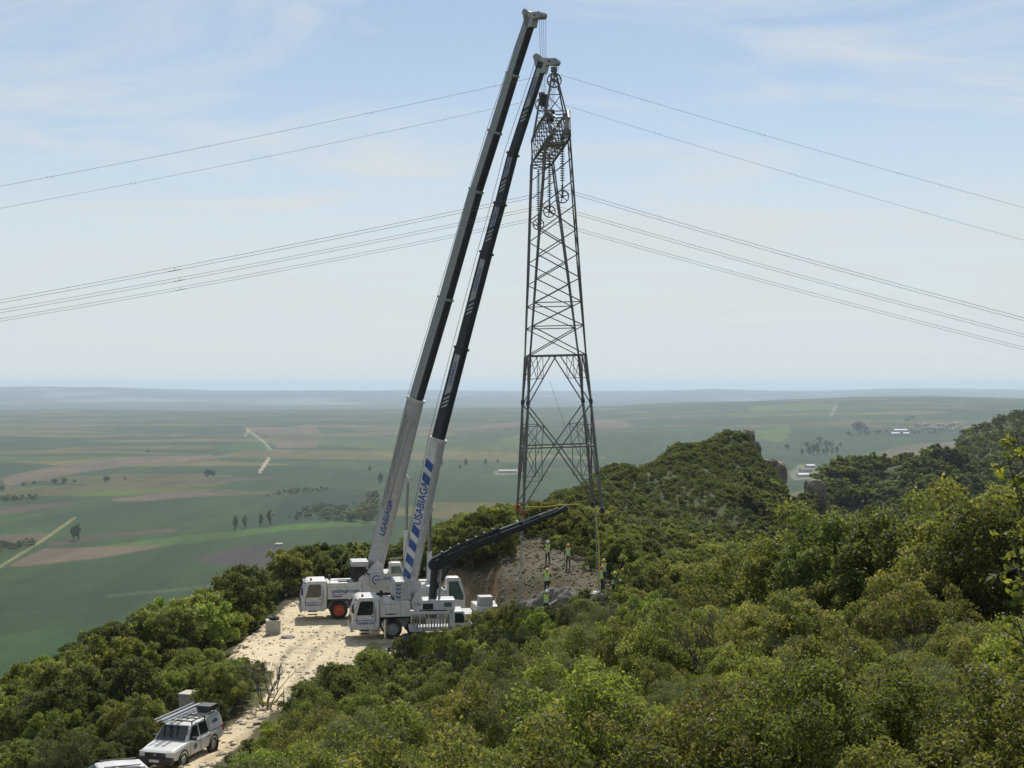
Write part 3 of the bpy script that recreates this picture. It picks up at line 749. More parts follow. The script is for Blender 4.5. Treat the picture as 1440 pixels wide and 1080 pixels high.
def scatter(name, items, label, lod_fn):
    """one mass object: points carrying plants by geometry nodes"""
    keys = {}
    pts = np.array([(t[0], t[1], t[2]) for t in items], np.float32)
    me = bpy.data.meshes.new(name); me.vertices.add(len(pts)); me.vertices.foreach_set('co', pts.ravel())
    pid = np.zeros(len(items), np.int32); rot = np.zeros((len(items), 3), np.float32); scl = np.zeros((len(items), 3), np.float32)
    for i, t in enumerate(items):
        lod = lod_fn(t[5]); lst = PROTO[(lod, t[4])]; var = min(1 if t[3] > 3.2 else 0, len(lst) - 1)
        kk = keys.setdefault((lod, t[4], var), len(keys))
        pid[i] = kk; rot[i, 2] = rng.uniform(0, 6.28)
        s = t[3] / lst[var][2]; scl[i] = (s * rng.uniform(0.95, 1.45), s * rng.uniform(0.95, 1.45), s)
    for nm, ty, arr in (('pid', 'INT', pid), ('rot', 'FLOAT_VECTOR', rot), ('scl', 'FLOAT_VECTOR', scl)):
        a = me.attributes.new(nm, ty, 'POINT'); a.data.foreach_set('value' if ty == 'INT' else 'vector', arr.ravel())
    o = link(name, me)
    ng = bpy.data.node_groups.new(name + '_scatter', 'GeometryNodeTree')
    ng.interface.new_socket('Geometry', in_out='INPUT', socket_type='NodeSocketGeometry')
    ng.interface.new_socket('Geometry', in_out='OUTPUT', socket_type='NodeSocketGeometry')
    gi = ng.nodes.new('NodeGroupInput'); go = ng.nodes.new('NodeGroupOutput'); jn = ng.nodes.new('GeometryNodeJoinGeometry')
    def attr(nm, ty):
        n = ng.nodes.new('GeometryNodeInputNamedAttribute'); n.data_type = ty; n.inputs['Name'].default_value = nm
        return n.outputs['Attribute']
    for key, kk in keys.items():
        src = bpy.data.objects.new('crown_source', PROTO[key[:2]][key[2]][0])
        oi = ng.nodes.new('GeometryNodeObjectInfo'); oi.inputs['Object'].default_value = src; oi.inputs['As Instance'].default_value = True
        cp = ng.nodes.new('FunctionNodeCompare'); cp.data_type = 'INT'; cp.operation = 'EQUAL'
        ng.links.new(attr('pid', 'INT'), cp.inputs[2]); cp.inputs[3].default_value = kk
        ip = ng.nodes.new('GeometryNodeInstanceOnPoints')
        ng.links.new(gi.outputs[0], ip.inputs['Points']); ng.links.new(cp.outputs[0], ip.inputs['Selection'])
        ng.links.new(oi.outputs['Geometry'], ip.inputs['Instance'])
        er = ng.nodes.new('FunctionNodeEulerToRotation'); ng.links.new(attr('rot', 'FLOAT_VECTOR'), er.inputs[0])
        ng.links.new(er.outputs[0], ip.inputs['Rotation']); ng.links.new(attr('scl', 'FLOAT_VECTOR'), ip.inputs['Scale'])
        ng.links.new(ip.outputs[0], jn.inputs[0])
    ng.links.new(jn.outputs[0], go.inputs[0])
    md = o.modifiers.new('scatter', 'NODES'); md.node_group = ng
    tag(o, label, None, None, 'stuff')
    return o
rest = [NEAR_TREES[i] for i in range(LEN) if i not in single]
scatter('undergrowth', rest, 'low evergreen scrub filling in between the oaks', lod_of)
scatter('hill_scrub', mass, 'dense green scrub and woods covering the ridge and far hillsides', lambda D: 3)
print('SINGLE', len(near_set), len(far_set), 'rest', len(rest), 'mass', len(mass))

# ------------------------------------------------------------------ mesh helpers for built things
def bx(bm, x0, x1, y0, y1, z0, z1):
    vs = [bm.verts.new((x, y, z)) for x in (x0, x1) for y in (y0, y1) for z in (z0, z1)]
    for f in ((0, 1, 3, 2), (4, 6, 7, 5), (0, 4, 5, 1), (2, 3, 7, 6), (0, 2, 6, 4), (1, 5, 7, 3)):
        bm.faces.new([vs[i] for i in f])
def prism(bm, prof, y0, y1, inset=0.0):
    """profile in x,z extruded across y; inset draws the y1/y0 caps in (tumblehome)"""
    cx = sum(p[0] for p in prof) / len(prof); cz = sum(p[1] for p in prof) / len(prof)
    a = [bm.verts.new((x, y0, z)) for x, z in prof]; b = [bm.verts.new((x, y1, z)) for x, z in prof]
    n = len(prof)
    bm.faces.new(a); bm.faces.new(b[::-1])
    for i in range(n):
        bm.faces.new((a[i], b[i], b[(i + 1) % n], a[(i + 1) % n]))
def rod(bm, p0, p1, r0, r1=None, seg=10, caps=True):
    p0, p1 = Vector(p0), Vector(p1); r1 = r0 if r1 is None else r1
    t = (p1 - p0).normalized(); a = t.orthogonal().normalized(); b = t.cross(a)
    A = [bm.verts.new(p0 + (a * math.cos(2 * math.pi * i / seg) + b * math.sin(2 * math.pi * i / seg)) * r0) for i in range(seg)]
    B = [bm.verts.new(p1 + (a * math.cos(2 * math.pi * i / seg) + b * math.sin(2 * math.pi * i / seg)) * r1) for i in range(seg)]
    for i in range(seg):
        bm.faces.new((A[i], A[(i + 1) % seg], B[(i + 1) % seg], B[i]))
    if caps: bm.faces.new(A[::-1]); bm.faces.new(B)
def lathe(bm, prof, axis_o, axis='y', seg=24):
    """prof = [(radius, offset along axis)], closed ring surface about an axis through axis_o"""
    rings = []
    for r, h in prof:
        ring = []
        for i in range(seg):
            an = 2 * math.pi * i / seg
            c, s = math.cos(an) * r, math.sin(an) * r
            p = {'y': (c, h, s), 'z': (c, s, h), 'x': (h, c, s)}[axis]
            ring.append(bm.verts.new(Vector(axis_o) + Vector(p)))
        rings.append(ring)
    for A, B in zip(rings, rings[1:]):
        for i in range(seg):
            bm.faces.new((A[i], A[(i + 1) % seg], B[(i + 1) % seg], B[i]))
    return rings
def mesh_of(bm, name, mat, smooth=False):
    bmesh.ops.recalc_face_normals(bm, faces=bm.faces)
    me = bpy.data.meshes.new(name); bm.to_mesh(me); bm.free()
    if smooth:
        me.polygons.foreach_set('use_smooth', [True] * len(me.polygons))
    if mat: me.materials.append(mat)
    return me
def part(name, bm, mat, parent=None, bevel=0.0, smooth=False, label=None):
    o = link(name, mesh_of(bm, name, mat, smooth), parent)
    if bevel:
        md = o.modifiers.new('bevel', 'BEVEL'); md.width = bevel; md.segments = 2; md.limit_method = 'ANGLE'
    if label: o['label'] = label
    return o
def mk(name, mat, parent, fn, *a, bevel=0.0, smooth=False, label=None, **kw):
    bm = bmesh.new(); fn(bm, *a, **kw)
    return part(name, bm, mat, parent, bevel, smooth, label)
def Box(name, mat, parent, x0, x1, y0, y1, z0, z1, bevel=0.02, label=None):
    return mk(name, mat, parent, bx, x0, x1, y0, y1, z0, z1, bevel=bevel, label=label)
_ub = bmesh.new(); bx(_ub, -.5, .5, -.5, .5, 0, 1)
_unit = {}
def strut(name, mat, parent, a, b, w, w2=None):
    """one straight bar sharing a unit mesh"""
    a, b = Vector(a), Vector(b); d = b - a
    if mat.name not in _unit:
        me = bpy.data.meshes.new('bar'); _ub.to_mesh(me); me.materials.append(mat); _unit[mat.name] = me
    o = link(name, _unit[mat.name], parent)
    o.location = a; o.rotation_mode = 'QUATERNION'; o.rotation_quaternion = d.to_track_quat('Z', 'Y')
    o.scale = (w, w2 or w, d.length)
    return o
def wire(name, mat, parent, pts, r, seg=5):
    v, f = tube(pts, [r] * len(pts), seg)
    me = np_mesh(name, np.array([tuple(q) for q in v]), np.array(f), True); me.materials.append(mat)
    return link(name, me, parent)
def text(name, s, mat, parent, origin, xdir, ydir, size, shear=0.0, xs=1.0):
    cu = bpy.data.curves.new(name, 'FONT'); cu.body = s; cu.size = size; cu.align_x = 'CENTER'; cu.align_y = 'CENTER'
    cu.extrude = 0.004; cu.offset = size * 0.018; cu.shear = shear
    tmp = bpy.data.objects.new('tmp', cu); COL.objects.link(tmp)
    bpy.context.view_layer.update()
    me = bpy.data.meshes.new_from_object(tmp.evaluated_get(bpy.context.evaluated_depsgraph_get()))
    bpy.data.objects.remove(tmp); bpy.data.curves.remove(cu)
    me.materials.clear(); me.materials.append(mat)
    o = link(name, me, parent)
    x = Vector(xdir).normalized(); y = Vector(ydir); y = (y - x * y.dot(x)).normalized(); z = x.cross(y)
    m = Matrix((x, y, z)).transposed().to_4x4(); m.translation = Vector(origin)
    o.matrix_local = m @ Matrix.Diagonal((xs, 1, 1, 1))
    return o

_wheels = {}
def wheel(parent, x, y, z, r, wd, side, hubmat, name='wheel'):
    """tyre with grooves, dished rim, hub and nuts; side -1 shows its outer face towards -y"""
    key = (round(r, 2), hubmat.name)
    if key not in _wheels:
        bm = bmesh.new(); h = wd / 2
        lathe(bm, [(r * .60, -h * .80), (r * .66, -h * .96), (r * .84, -h), (r * .95, -h * .86), (r * .985, -h * .6), (r * .985, -h * .4), (r * .955, -h * .38), (r * .955, -h * .3), (r, -h * .28), (r, h * .28),
                   (r * .955, h * .3), (r * .955, h * .38), (r * .985, h * .4), (r * .985, h * .6), (r * .95, h * .86), (r * .84, h), (r * .66, h * .96), (r * .60, h * .8)], (0, 0, 0), 'y', 32)
        ty = mesh_of(bm, 'tyre', M['rubber'], True)
        bm = bmesh.new()
        lathe(bm, [(r * .62, -h * .82), (r * .58, -h * .8), (r * .54, -h * .45), (r * .34, -h * .38), (r * .30, -h * .62), (r * .16, -h * .72), (0.001, -h * .74)], (0, 0, 0), 'y', 28)
        lathe(bm, [(r * .62, h * .82), (r * .5, h * .3), (0.001, h * .3)], (0, 0, 0), 'y', 28)
        for i in range(8):
            an = i * math.pi / 4
            rod(bm, (math.cos(an) * r * .43, -h * .38, math.sin(an) * r * .43), (math.cos(an) * r * .43, -h * .52, math.sin(an) * r * .43), r * .04, seg=6)
        rm = mesh_of(bm, 'rim', hubmat)
        _wheels[key] = (ty, rm)
    w = empty(name, (x, y, z)); w.parent = parent
    w.rotation_euler = (0, 0, 0 if side < 0 else math.pi)
    link('tyre', _wheels[key][0], w); link('rim', _wheels[key][1], w)
    return w

def local(o):
    """world point -> the thing's own frame"""
    m = (Matrix.Translation(o.location) @ o.rotation_euler.to_matrix().to_4x4()).inverted()
    return lambda p: m @ Vector(p)

# ------------------------------------------------------------------ mobile cranes
def boom_section(parent, a, b, hgt, wid, mat_top, mat_low, name='boom_section', ext=0.0):
    """straight telescopic box section with a faceted belly; returns frame vectors"""
    a, b = Vector(a), Vector(b); t = (b - a).normalized()
    s = t.cross(Vector((0, 0, 1))).normalized()          # towards the camera side (-y) for a boom leaning +x
    n = s.cross(t).normalized()
    prof = [(-.5, .5), (.5, .5), (.5, -.22), (.36, -.42), (.16, -.5), (-.16, -.5), (-.36, -.42), (-.5, -.22)]
    bm = bmesh.new()
    A = [bm.verts.new(a - t * ext + s * (x * wid) + n * (y * hgt)) for x, y in prof]
    B = [bm.verts.new(b + s * (x * wid) + n * (y * hgt)) for x, y in prof]
    k = len(prof)
    for i in range(k):
        f = bm.faces.new((A[i], B[i], B[(i + 1) % k], A[(i + 1) % k]))
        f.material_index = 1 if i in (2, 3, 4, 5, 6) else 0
    bm.faces.new(A[::-1]); bm.faces.new(B)
    o = part(name, bm, mat_top, parent)
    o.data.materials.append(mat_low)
    return o, t, s, n
def collar(parent, p, t, s, n, hgt, wid, mat):
    bm = bmesh.new()
    prof = [(-.56, .58), (.56, .58), (.56, -.26), (.4, -.5), (.18, -.58), (-.18, -.58), (-.4, -.5), (-.56, -.26)]
    k = len(prof); rings = []
    for q in (-.09, .09):
        rings.append([bm.verts.new(p + t * q + s * (x * wid) + n * (y * hgt)) for x, y in prof])
    for i in range(k): bm.faces.new((rings[0][i], rings[1][i], rings[1][(i + 1) % k], rings[0][(i + 1) % k]))
    bm.faces.new(rings[0][::-1]); bm.faces.new(rings[1])
    c = part('boom_collar', bm, mat, parent)
    bm = bmesh.new()
    rod(bm, p + n * hgt * .55, p + n * (hgt * .55 + .22), .05, seg=6); rod(bm, p - n * hgt * .5, p - n * (hgt * .5 + .16), .06, seg=6)
    part('rope_guide', bm, mat, c)
    return c

def crane(loc, rz, label, centers, widths, D0, D1, hub, mats, cyl, kind):
    o = empty('mobile_crane', loc, rz, label, 'crane')
    L = local(o)
    W = M['white']
    # --- carrier: front of the vehicle at x = 0, rear towards +x, the near flank at y = -1.35
    Box('chassis', M['grey_white'], o, 1.2, 11.0, -0.75, 0.75, 0.75, 1.35, 0.03)
    cabp = [(0.10, 0.72), (0.02, 1.15), (0.06, 1.85), (0.42, 2.86), (0.62, 2.98), (1.90, 2.98), (1.98, 2.88), (1.98, 0.86), (1.75, 0.66)]
    cab = mk('carrier_cab', W, o, prism, cabp, -1.32, 1.32, bevel=0.07)
    for y, sg in ((-1.32, -1), (1.32, 1)):
        yy = (y - 0.012, y + 0.004) if sg < 0 else (y - 0.004, y + 0.012)
        mk('side_window', M['glass'], cab, prism, [(0.36, 1.74), (0.58, 2.58), (0.68, 2.72), (1.46, 2.72), (1.54, 2.62), (1.54, 1.88), (1.42, 1.74)], *yy)
        mk('door_seam', M['black'], cab, prism, [(1.60, 0.85), (1.62, 0.85), (1.62, 2.75), (1.60, 2.75)], *yy)
        mk('door_handle', M['black'], cab, bx, 1.38, 1.54, y - .03, y + .03, 1.60, 1.66)
        mk('mirror', M['black'], cab, bx, 0.02, 0.16, y + sg * .12 - .05, y + sg * .12 + .16 if sg > 0 else y + sg * .12 + .05, 1.95, 2.5, bevel=.03)
    mk('windscreen', M['glass'], cab, lambda bm: [bm.faces.new([bm.verts.new(v) for v in ((0.085, -1.2, 1.86), (0.085, 1.2, 1.86), (0.415, 1.15, 2.78), (0.415, -1.15, 2.78))])])
    bm = bmesh.new(); bx(bm, -0.06, 0.12, -1.28, 1.28, 0.62, 0.98); part('bumper', bm, M['grey_white'], cab, 0.04)
    for y in (-1.05, 1.05): Box('headlight', M['lamp'], cab, -0.085, -0.02, y - .17, y + .17, 0.72, 0.9, 0.02)
    mk('grille', M['black'], cab, bx, 0.0, 0.05, -.8, .8, 1.1, 1.55)
    bm = bmesh.new(); lathe(bm, [(.09, 2.97), (.09, 3.1), (.06, 3.18), (0.001, 3.2)], (0.8, -.9, 0), 'z', 12); part('beacon', bm, M['beacon'], cab, smooth=True)
    text('cab_lettering', 'USABIAGA', M['blue'], cab, (0.95, -1.335, 1.18), (1, 0, 0), (0, 0, 1), 0.26)
    mk('cab_stripe', M['blue'], cab, bx, 0.25, 1.55, -1.333, -1.318, 1.36, 1.40)
    mk('sun_visor', M['black'], cab, lambda bm: bx(bm, .22, .46, -1.2, 1.2, 2.80, 2.86))
    mk('wiper', M['black'], cab, lambda bm: (rod(bm, (0.06, -.5, 1.88), (0.24, .1, 2.35), .015, seg=5), rod(bm, (0.06, .5, 1.88), (0.24, 1.0, 2.35), .015, seg=5)))
    mk('cab_step', M['black'], cab, lambda bm: (bx(bm, .55, 1.25, -1.40, -1.30, .42, .50), bx(bm, .55, 1.25, -1.36, -1.30, .64, .72)))
    mk('grab_handle', M['black'], cab, lambda bm: (rod(bm, (1.70, -1.36, 1.2), (1.70, -1.36, 2.3), .018, seg=5), rod(bm, (.36, -1.36, 1.25), (.36, -1.36, 1.75), .018, seg=5)))
    mk('mirror_arm', M['black'], cab, lambda bm: (rod(bm, (.3, -1.32, 2.62), (.08, -1.46, 2.5), .02, seg=5), rod(bm, (.2, -1.32, 1.9), (.08, -1.46, 1.98), .02, seg=5)))
    mk('fuel_tank', M['boom_grey'], o, lambda bm: rod(bm, (5.3, .95, 1.0), (6.9, .95, 1.0), .32, seg=14))
    mk('axle', M['black'], o, lambda bm: [rod(bm, (x, -.8, .69), (x, .8, .69), .12, seg=8) for x in (2.9, 4.6, 8.05, 9.75)])
    # engine housing and deck
    deck = mk('engine_housing', W, o, prism, [(2.03, 1.55), (2.03, 2.72), (4.0, 2.72), (4.15, 2.62), (4.15, 1.55)] if kind == 2 else [(2.03, 1.55), (2.03, 2.80), (4.6, 2.80), (4.6, 1.55)], -1.3, 1.3, bevel=.04)
    mk('vent_slot', M['black'], deck, bx, 2.4, 3.1, -1.315, -1.29, 1.72, 1.80)
    mk('panel_seam', M['black'], deck, lambda bm: [bx(bm, x, x + .014, -1.308, -1.295, 1.6, 2.66) for x in (2.75, 3.45)] + [bx(bm, 2.06, 4.1, -1.308, -1.295, 2.45, 2.462)])
    mk('air_intake', M['black'], deck, lambda bm: (rod(bm, (2.3, .8, 2.7), (2.3, .8, 3.15), .11, seg=10), bx(bm, 2.9, 3.7, -.9, .3, 2.72, 2.86)))
    mk('hose', M['black'], o, lambda bm: [rod(bm, (4.3 + i * .25, -.9, 1.64), (5.0 + i * .2, -.5, 2.1), .04, seg=6) for i in range(4)])
    mk('grab_rail', M['steel'], deck, lambda bm: [rod(bm, (2.2, -1.2, 3.0), (4.0, -1.2, 3.0), .025, seg=6), rod(bm, (2.2, -1.2, 2.7), (2.2, -1.2, 3.0), .025, seg=6), rod(bm, (4.0, -1.2, 2.7), (4.0, -1.2, 3.0), .025, seg=6)])
    Box('deck', M['grey_white'], o, 4.2, 10.9, -1.3, 1.3, 1.38, 1.62, 0.03)
    Box('tool_box', W, o, 5.2, 6.7, -1.31, -0.8, 0.75, 1.36, 0.03)
    Box('rear_housing', W, o, 8.9, 10.9, -1.28, 1.28, 1.63, 2.12, 0.04)
    Box('storage_box', M['grey_white'], o, 9.1, 10.1, -1.2, -0.2, 2.13, 2.78, 0.04)
    mk('ladder', M['steel'], o, lambda bm: [rod(bm, (9.0, -1.36, .7), (9.0, -1.36, 1.9), .025, seg=6), rod(bm, (9.4, -1.36, .7), (9.4, -1.36, 1.9), .025, seg=6)] + [rod(bm, (9.0, -1.36, .8 + i * .3), (9.4, -1.36, .8 + i * .3), .02, seg=6) for i in range(4)])
    ax = (2.9, 4.6, 8.05, 9.75)
    for x in ax:
        for y, sg in ((-1.02, -1), (1.02, 1)):
            wheel(o, x, y, 0.69, 0.69, 0.5, sg, hub)
    for x in (2.9, 8.05):
        for y in (-1.0, 1.0):
            fend = [(x - .95, .85), (x - .85, 1.25), (x - .55, 1.5), (x + .55, 1.5), (x + 2.5, 1.5), (x + 2.62, 1.25), (x + 2.7, .85), (x + 2.62, .85), (x + 2.52, 1.2), (x + 2.4, 1.43), (x - .5, 1.43), (x - .77, 1.2), (x - .86, .85)]
            mk('mudguard', M['black'], o, prism, fend, y - .3, y + .3)
    # outriggers set down on timber pads
    for x in (2.25, 7.3) if kind == 2 else (5.6, 10.6):
        for sg in (-1, 1):
            yo = sg * 2.6
            leg = mk('outrigger', W, o, bx, x - .14, x + .14, min(sg * .7, yo), max(sg * .7, yo), .95, 1.2, bevel=.02)
            bm = bmesh.new(); rod(bm, (x, yo, 0.2), (x, yo, 1.45), .09); rod(bm, (x, yo, .95), (x, yo, 1.6), .13); part('jack', bm, M['chrome'], leg, smooth=False)
            bm = bmesh.new(); rod(bm, (x, yo, .12), (x, yo, .22), .28, seg=16); bx(bm, x - .5, x + .5, yo - .5, yo + .5, 0.0, .12); part('foot_pad', bm, M['timber'], leg)
    # --- superstructure
    up = empty('superstructure', (0, 0, 0)); up.parent = o
    bm = bmesh.new(); lathe(bm, [(1.0, 1.62), (1.0, 1.85), (.001, 1.85)], (6.0, 0, 0), 'z', 28); part('slewing_ring', bm, M['black'], up)
    mk('turntable', W, up, prism, [(4.4, 1.9), (4.2, 2.5), (4.5, 3.1), (5.2, 3.65), (6.2, 3.6), (7.2, 2.9), (7.6, 2.4), (7.5, 1.9)], -.95, .95, bevel=.05)
    if kind == 2:
        cw = Box('counterweight', M['grey_white'], up, 3.05, 4.2, -1.34, 1.34, 2.74, 4.05, .05)
        for i in range(4):
            z = 2.85 + i * .28
            mk('chevron', M['blue'], cw, prism, [(3.12, z + .10), (3.3, z), (3.48, z + .10), (3.48, z + .2), (3.3, z + .1), (3.12, z + .2)], -1.352, -1.338)
        text('panel_lettering', 'USABIAGA', M['blue'], up, (5.2, -.965, 2.35), (1, 0, 0), (0, 0, 1), .3)
        mk('grab_opening', M['black'], up, bx, 5.5, 6.6, -.97, -.94, 2.62, 2.84)
    else:
        cw = Box('counterweight', M['grey_white'], up, 5.3, 7.9, -1.38, 1.2, 2.35, 3.45, .05)
        def c_mark(bm):
            n_ = 16
            for q in range(n_):
                a0, a1 = math.pi * (.30 + 1.15 * q / n_), math.pi * (.30 + 1.15 * (q + 1) / n_)
                bm.faces.new([bm.verts.new((5.78 + math.cos(a) * r_, -1.39, 2.95 + math.sin(a) * r_)) for a, r_ in ((a0, .27), (a1, .27), (a1, .37), (a0, .37))])
            for q in range(3): bx(bm, 5.66 + q * .15, 5.76 + q * .15, -1.392, -1.384, 2.84 + .03 * q, 3.02 + .02 * q)
        mk('logo_mark', M['blue'], cw, c_mark)
        text('panel_lettering', 'USABIAGA', M['blue'], cw, (6.95, -1.395, 3.05), (1, 0, 0), (0, 0, 1), .34)
        text('deck_lettering', 'usabiaga.com', M['blue'], deck, (3.4, -1.315, 2.18), (1, 0, 0), (0, 0, 1), .40)
        mk('small_print', M['blue'], deck, lambda bm: [bx(bm, 2.35 + q * .13, 2.45 + q * .13, -1.312, -1.302, 1.87, 1.95) for q in range(7) if q != 3])
        drum = mk('winch_drum', M['black'], up, lambda bm: lathe(bm, [(.001, -.9), (.72, -.9), (.72, -.8), (.55, -.8), (.55, .8), (.72, .8), (.72, .9), (.001, .9)], (4.55, 0, 3.25), 'y', 24))
        Box('winch_frame', M['grey_white'], up, 3.9, 5.2, -1.05, 1.05, 3.95, 4.35, .05)
        mk('hydraulic_hose', M['black'], up, lambda bm: [rod(bm, (4.0 + i * .22, -1.0, 3.95), (4.3 + i * .3, -1.05, 3.3), .05, seg=6) for i in range(4)])
        mk('hand_rail', M['grey_white'], up, lambda bm: [rod(bm, (6.9, -.9, 4.2 + k * .35), (8.4, -.9, 4.2 + k * .35), .03, seg=6) for k in range(2)] + [rod(bm, (6.9 + k * .5, -.9, 3.4), (6.9 + k * .5, -.9, 4.55), .03, seg=6) for k in range(4)])
    cx = 6.75
    ocp = [(cx, 2.1), (cx, 4.15), (cx + .12, 4.25), (cx + .85, 4.25), (cx + 1.0, 4.12), (cx + 1.32, 3.0), (cx + 1.32, 2.1)]
    oc = mk('operator_cab', W, up, prism, ocp, -1.36, -.42, bevel=.05)
    mk('cab_glass', M['glass_green'], oc, prism, [(cx + .14, 2.75), (cx + .14, 3.95), (cx + .80, 3.98), (cx + 1.20, 2.9), (cx + 1.18, 2.62)], -1.372, -1.352)
    mk('front_glass', M['glass_green'], oc, lambda bm: [bm.faces.new([bm.verts.new(v) for v in ((cx + 1.335, -1.3, 3.02), (cx + 1.335, -.5, 3.02), (cx + 1.03, -.5, 4.1), (cx + 1.03, -1.3, 4.1))])])
    # --- boom
    pts = [L(P(px, py, D0 + (D1 - D0) * f)) for (px, py), f in zip(centers, widths['f'])]
    hs, ws = widths['h'], widths['w']
    foot = pts[0]
    bm = bmesh.new(); rod(bm, foot + Vector((0, -.6, 0)), foot + Vector((0, .6, 0)), .22, seg=16); part('boom_pivot', bm, M['steel'], up)
    for y in (-.62, .55):
        mk('boom_bracket', W, up, prism, [(4.4, 2.9), (foot.x - .35, foot.z), (foot.x, foot.z + .35), (foot.x + .4, foot.z), (6.4, 3.0)], y, y + .09)
    boom = empty('boom', (0, 0, 0)); boom.parent = o
    frames = []
    for i in range(len(pts) - 1):
        mt, ml = mats[i]
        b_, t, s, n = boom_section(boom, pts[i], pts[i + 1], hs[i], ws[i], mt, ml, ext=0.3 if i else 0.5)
        frames.append((b_, t, s, n))
        if i:
            collar(boom, pts[i], t, s, n, hs[i - 1], ws[i - 1], W if i == 1 else M['boom_grey'] if kind == 1 else M['boom_dark'])
    # head with sheaves and the hoist ropes
    t, s, n = frames[-1][1:]
    tip = pts[-1]
    hd = bmesh.new()
    hx = Vector((t.x, t.y, 0)).normalized()
    w_ = ws[-1] * .5
    prof = [(-.62, .10), (-.55, .48), (-.25, .52), (.1, .28), (.85, .18), (1.12, .05), (1.15, -.16), (.95, -.30), (.35, -.22), (.2, -.75), (-.35, -.75)]
    A = [hd.verts.new(tip + hx * x + Vector((0, 0, z)) + s * w_) for x, z in prof]
    B = [hd.verts.new(tip + hx * x + Vector((0, 0, z)) - s * w_) for x, z in prof]
    hd.faces.new(A); hd.faces.new(B[::-1])
    for i in range(len(prof)): hd.faces.new((A[i], B[i], B[(i + 1) % len(prof)], A[(i + 1) % len(prof)]))
    head = part('boom_head', hd, M['grey_white'], boom)
    for q in ((-.42, .38), (.95, -.06)):
        c = tip + hx * q[0] + Vector((0, 0, q[1]))
        bm = bmesh.new(); rod(bm, c + s * (w_ + .06), c - s * (w_ + .06), .24, seg=18); part('sheave', bm, M['boom_grey'], head)
    bm = bmesh.new(); c = tip + hx * .55 + Vector((0, 0, .0)) + s * (w_ + .03); rod(bm, c, c - s * .1, .10, seg=10); part('warning_lamp', bm, M['red'], head)
    # rope along the back of the boom
    back = [pts[i] + frames[min(i, len(frames) - 1)][3] * (hs[min(i, len(hs) - 1)] * .5 + .42) for i in range(len(pts))]
    wire('hoist_rope', M['rope'], boom, back[:-1] + [tip + hx * -.42 + Vector((0, 0, .62))], .018)
    # lift cylinder
    (cx0, cy0), (cxm, cym), (cx1, cy1), cd = cyl
    p0, pm, p1 = L(P(cx0, cy0, cd)), L(P(cxm, cym, cd)), L(P(cx1, cy1, cd))
    lc_ = mk('lift_cylinder', W, o, lambda bm: rod(bm, p0, pm, .19, seg=14))
    mk('piston_rod', M['chrome'], lc_, lambda bm: rod(bm, pm, p1, .125, seg=14), smooth=False)
    mk('cylinder_eye', W, lc_, lambda bm: (rod(bm, p1 + Vector((0, -.25, 0)), p1 + Vector((0, .25, 0)), .24, seg=14), rod(bm, p1 + Vector((0, -.18, 0)), p1 + Vector((-.7, -.18, .9)), .2, seg=8)))
    return o, boom, pts, frames, tip, hx, s, w_, L

def side_point(pts, frames, i, f, s_off, n_off):
    a, b = pts[i], pts[i + 1]
    _, t, s, n = frames[i]
    return a.lerp(b, f) + s * s_off + n * n_off

bd = (M['boom_dark'], M['boom_dark']); bn = (M['navy'], M['navy'])
bg_shaded_belly = (M['boom_grey'], M['boom_dark']); bw = (M['white'], M['grey_white'])  # grey boom's belly faces darkened: underside shade put into the colour
# crane nearer the viewpoint: navy boom
C2X, C2D = (489 - 720) / FPX * 99.6, 99.6
loc2 = Vector((C2X, C2D + 1.35, float(zg(C2X + 5, C2D + 2)) + 0.0))
c2 = crane(loc2, R(11), 'white mobile crane with navy telescopic boom and blue stripes on its boom foot',
           [(577, 815), (617, 618), (650, 490), (685, 356), (704, 287), (722, 217), (764, 88)],
           {'f': [0, .25, .42, .6, .7, .8, 1], 'h': [1.02, .86, .80, .74, .69, .64], 'w': [.80, .68, .62, .57, .52, .48]},
           103.4, 98.5, M['boom_grey'], [bw, bn, bn, bn, bn, bn], ((603, 838), (604, 776), (605, 716), 103.2), 2)
# crane behind it: grey boom, orange hub
C1X, C1D = (418 - 720) / FPX * 108.0, 108.0
loc1 = Vector((C1X, C1D + 1.35, float(zg(C1X + 5, C1D + 2)) + 0.0))
c1 = crane(loc1, R(11), 'white mobile crane with grey telescopic boom and orange wheel hubs',
           [(530, 792), (586, 562), (628, 420), (671, 268), (697, 186), (722, 105), (748, 24)],
           {'f': [0, .27, .43, .6, .75, .85, 1], 'h': [1.12, .96, .92, .88, .85, .82], 'w': [.95, .80, .74, .68, .64, .60]},
           110.6, 101.5, M['orange'], [(M['grey_white'], M['grey_white']), bg_shaded_belly, bg_shaded_belly, bg_shaded_belly, bg_shaded_belly, bg_shaded_belly], ((570, 822), (571, 746), (573, 674), 110.2), 1)
def paste(cr, i, poly, name='stripe', mat=None, off=None):
    """flat painted shape on the boom flank: poly in (along t metres from section start, across n metres)"""
    o, boom, pts, frames = cr[:4]
    b_, t, s, n = frames[i]
    off = off
    bm = bmesh.new()
    bm.faces.new([bm.verts.new(pts[i] + t * a + n * c + s * off) for a, c in poly])
    return part(name, bm, mat, b_)
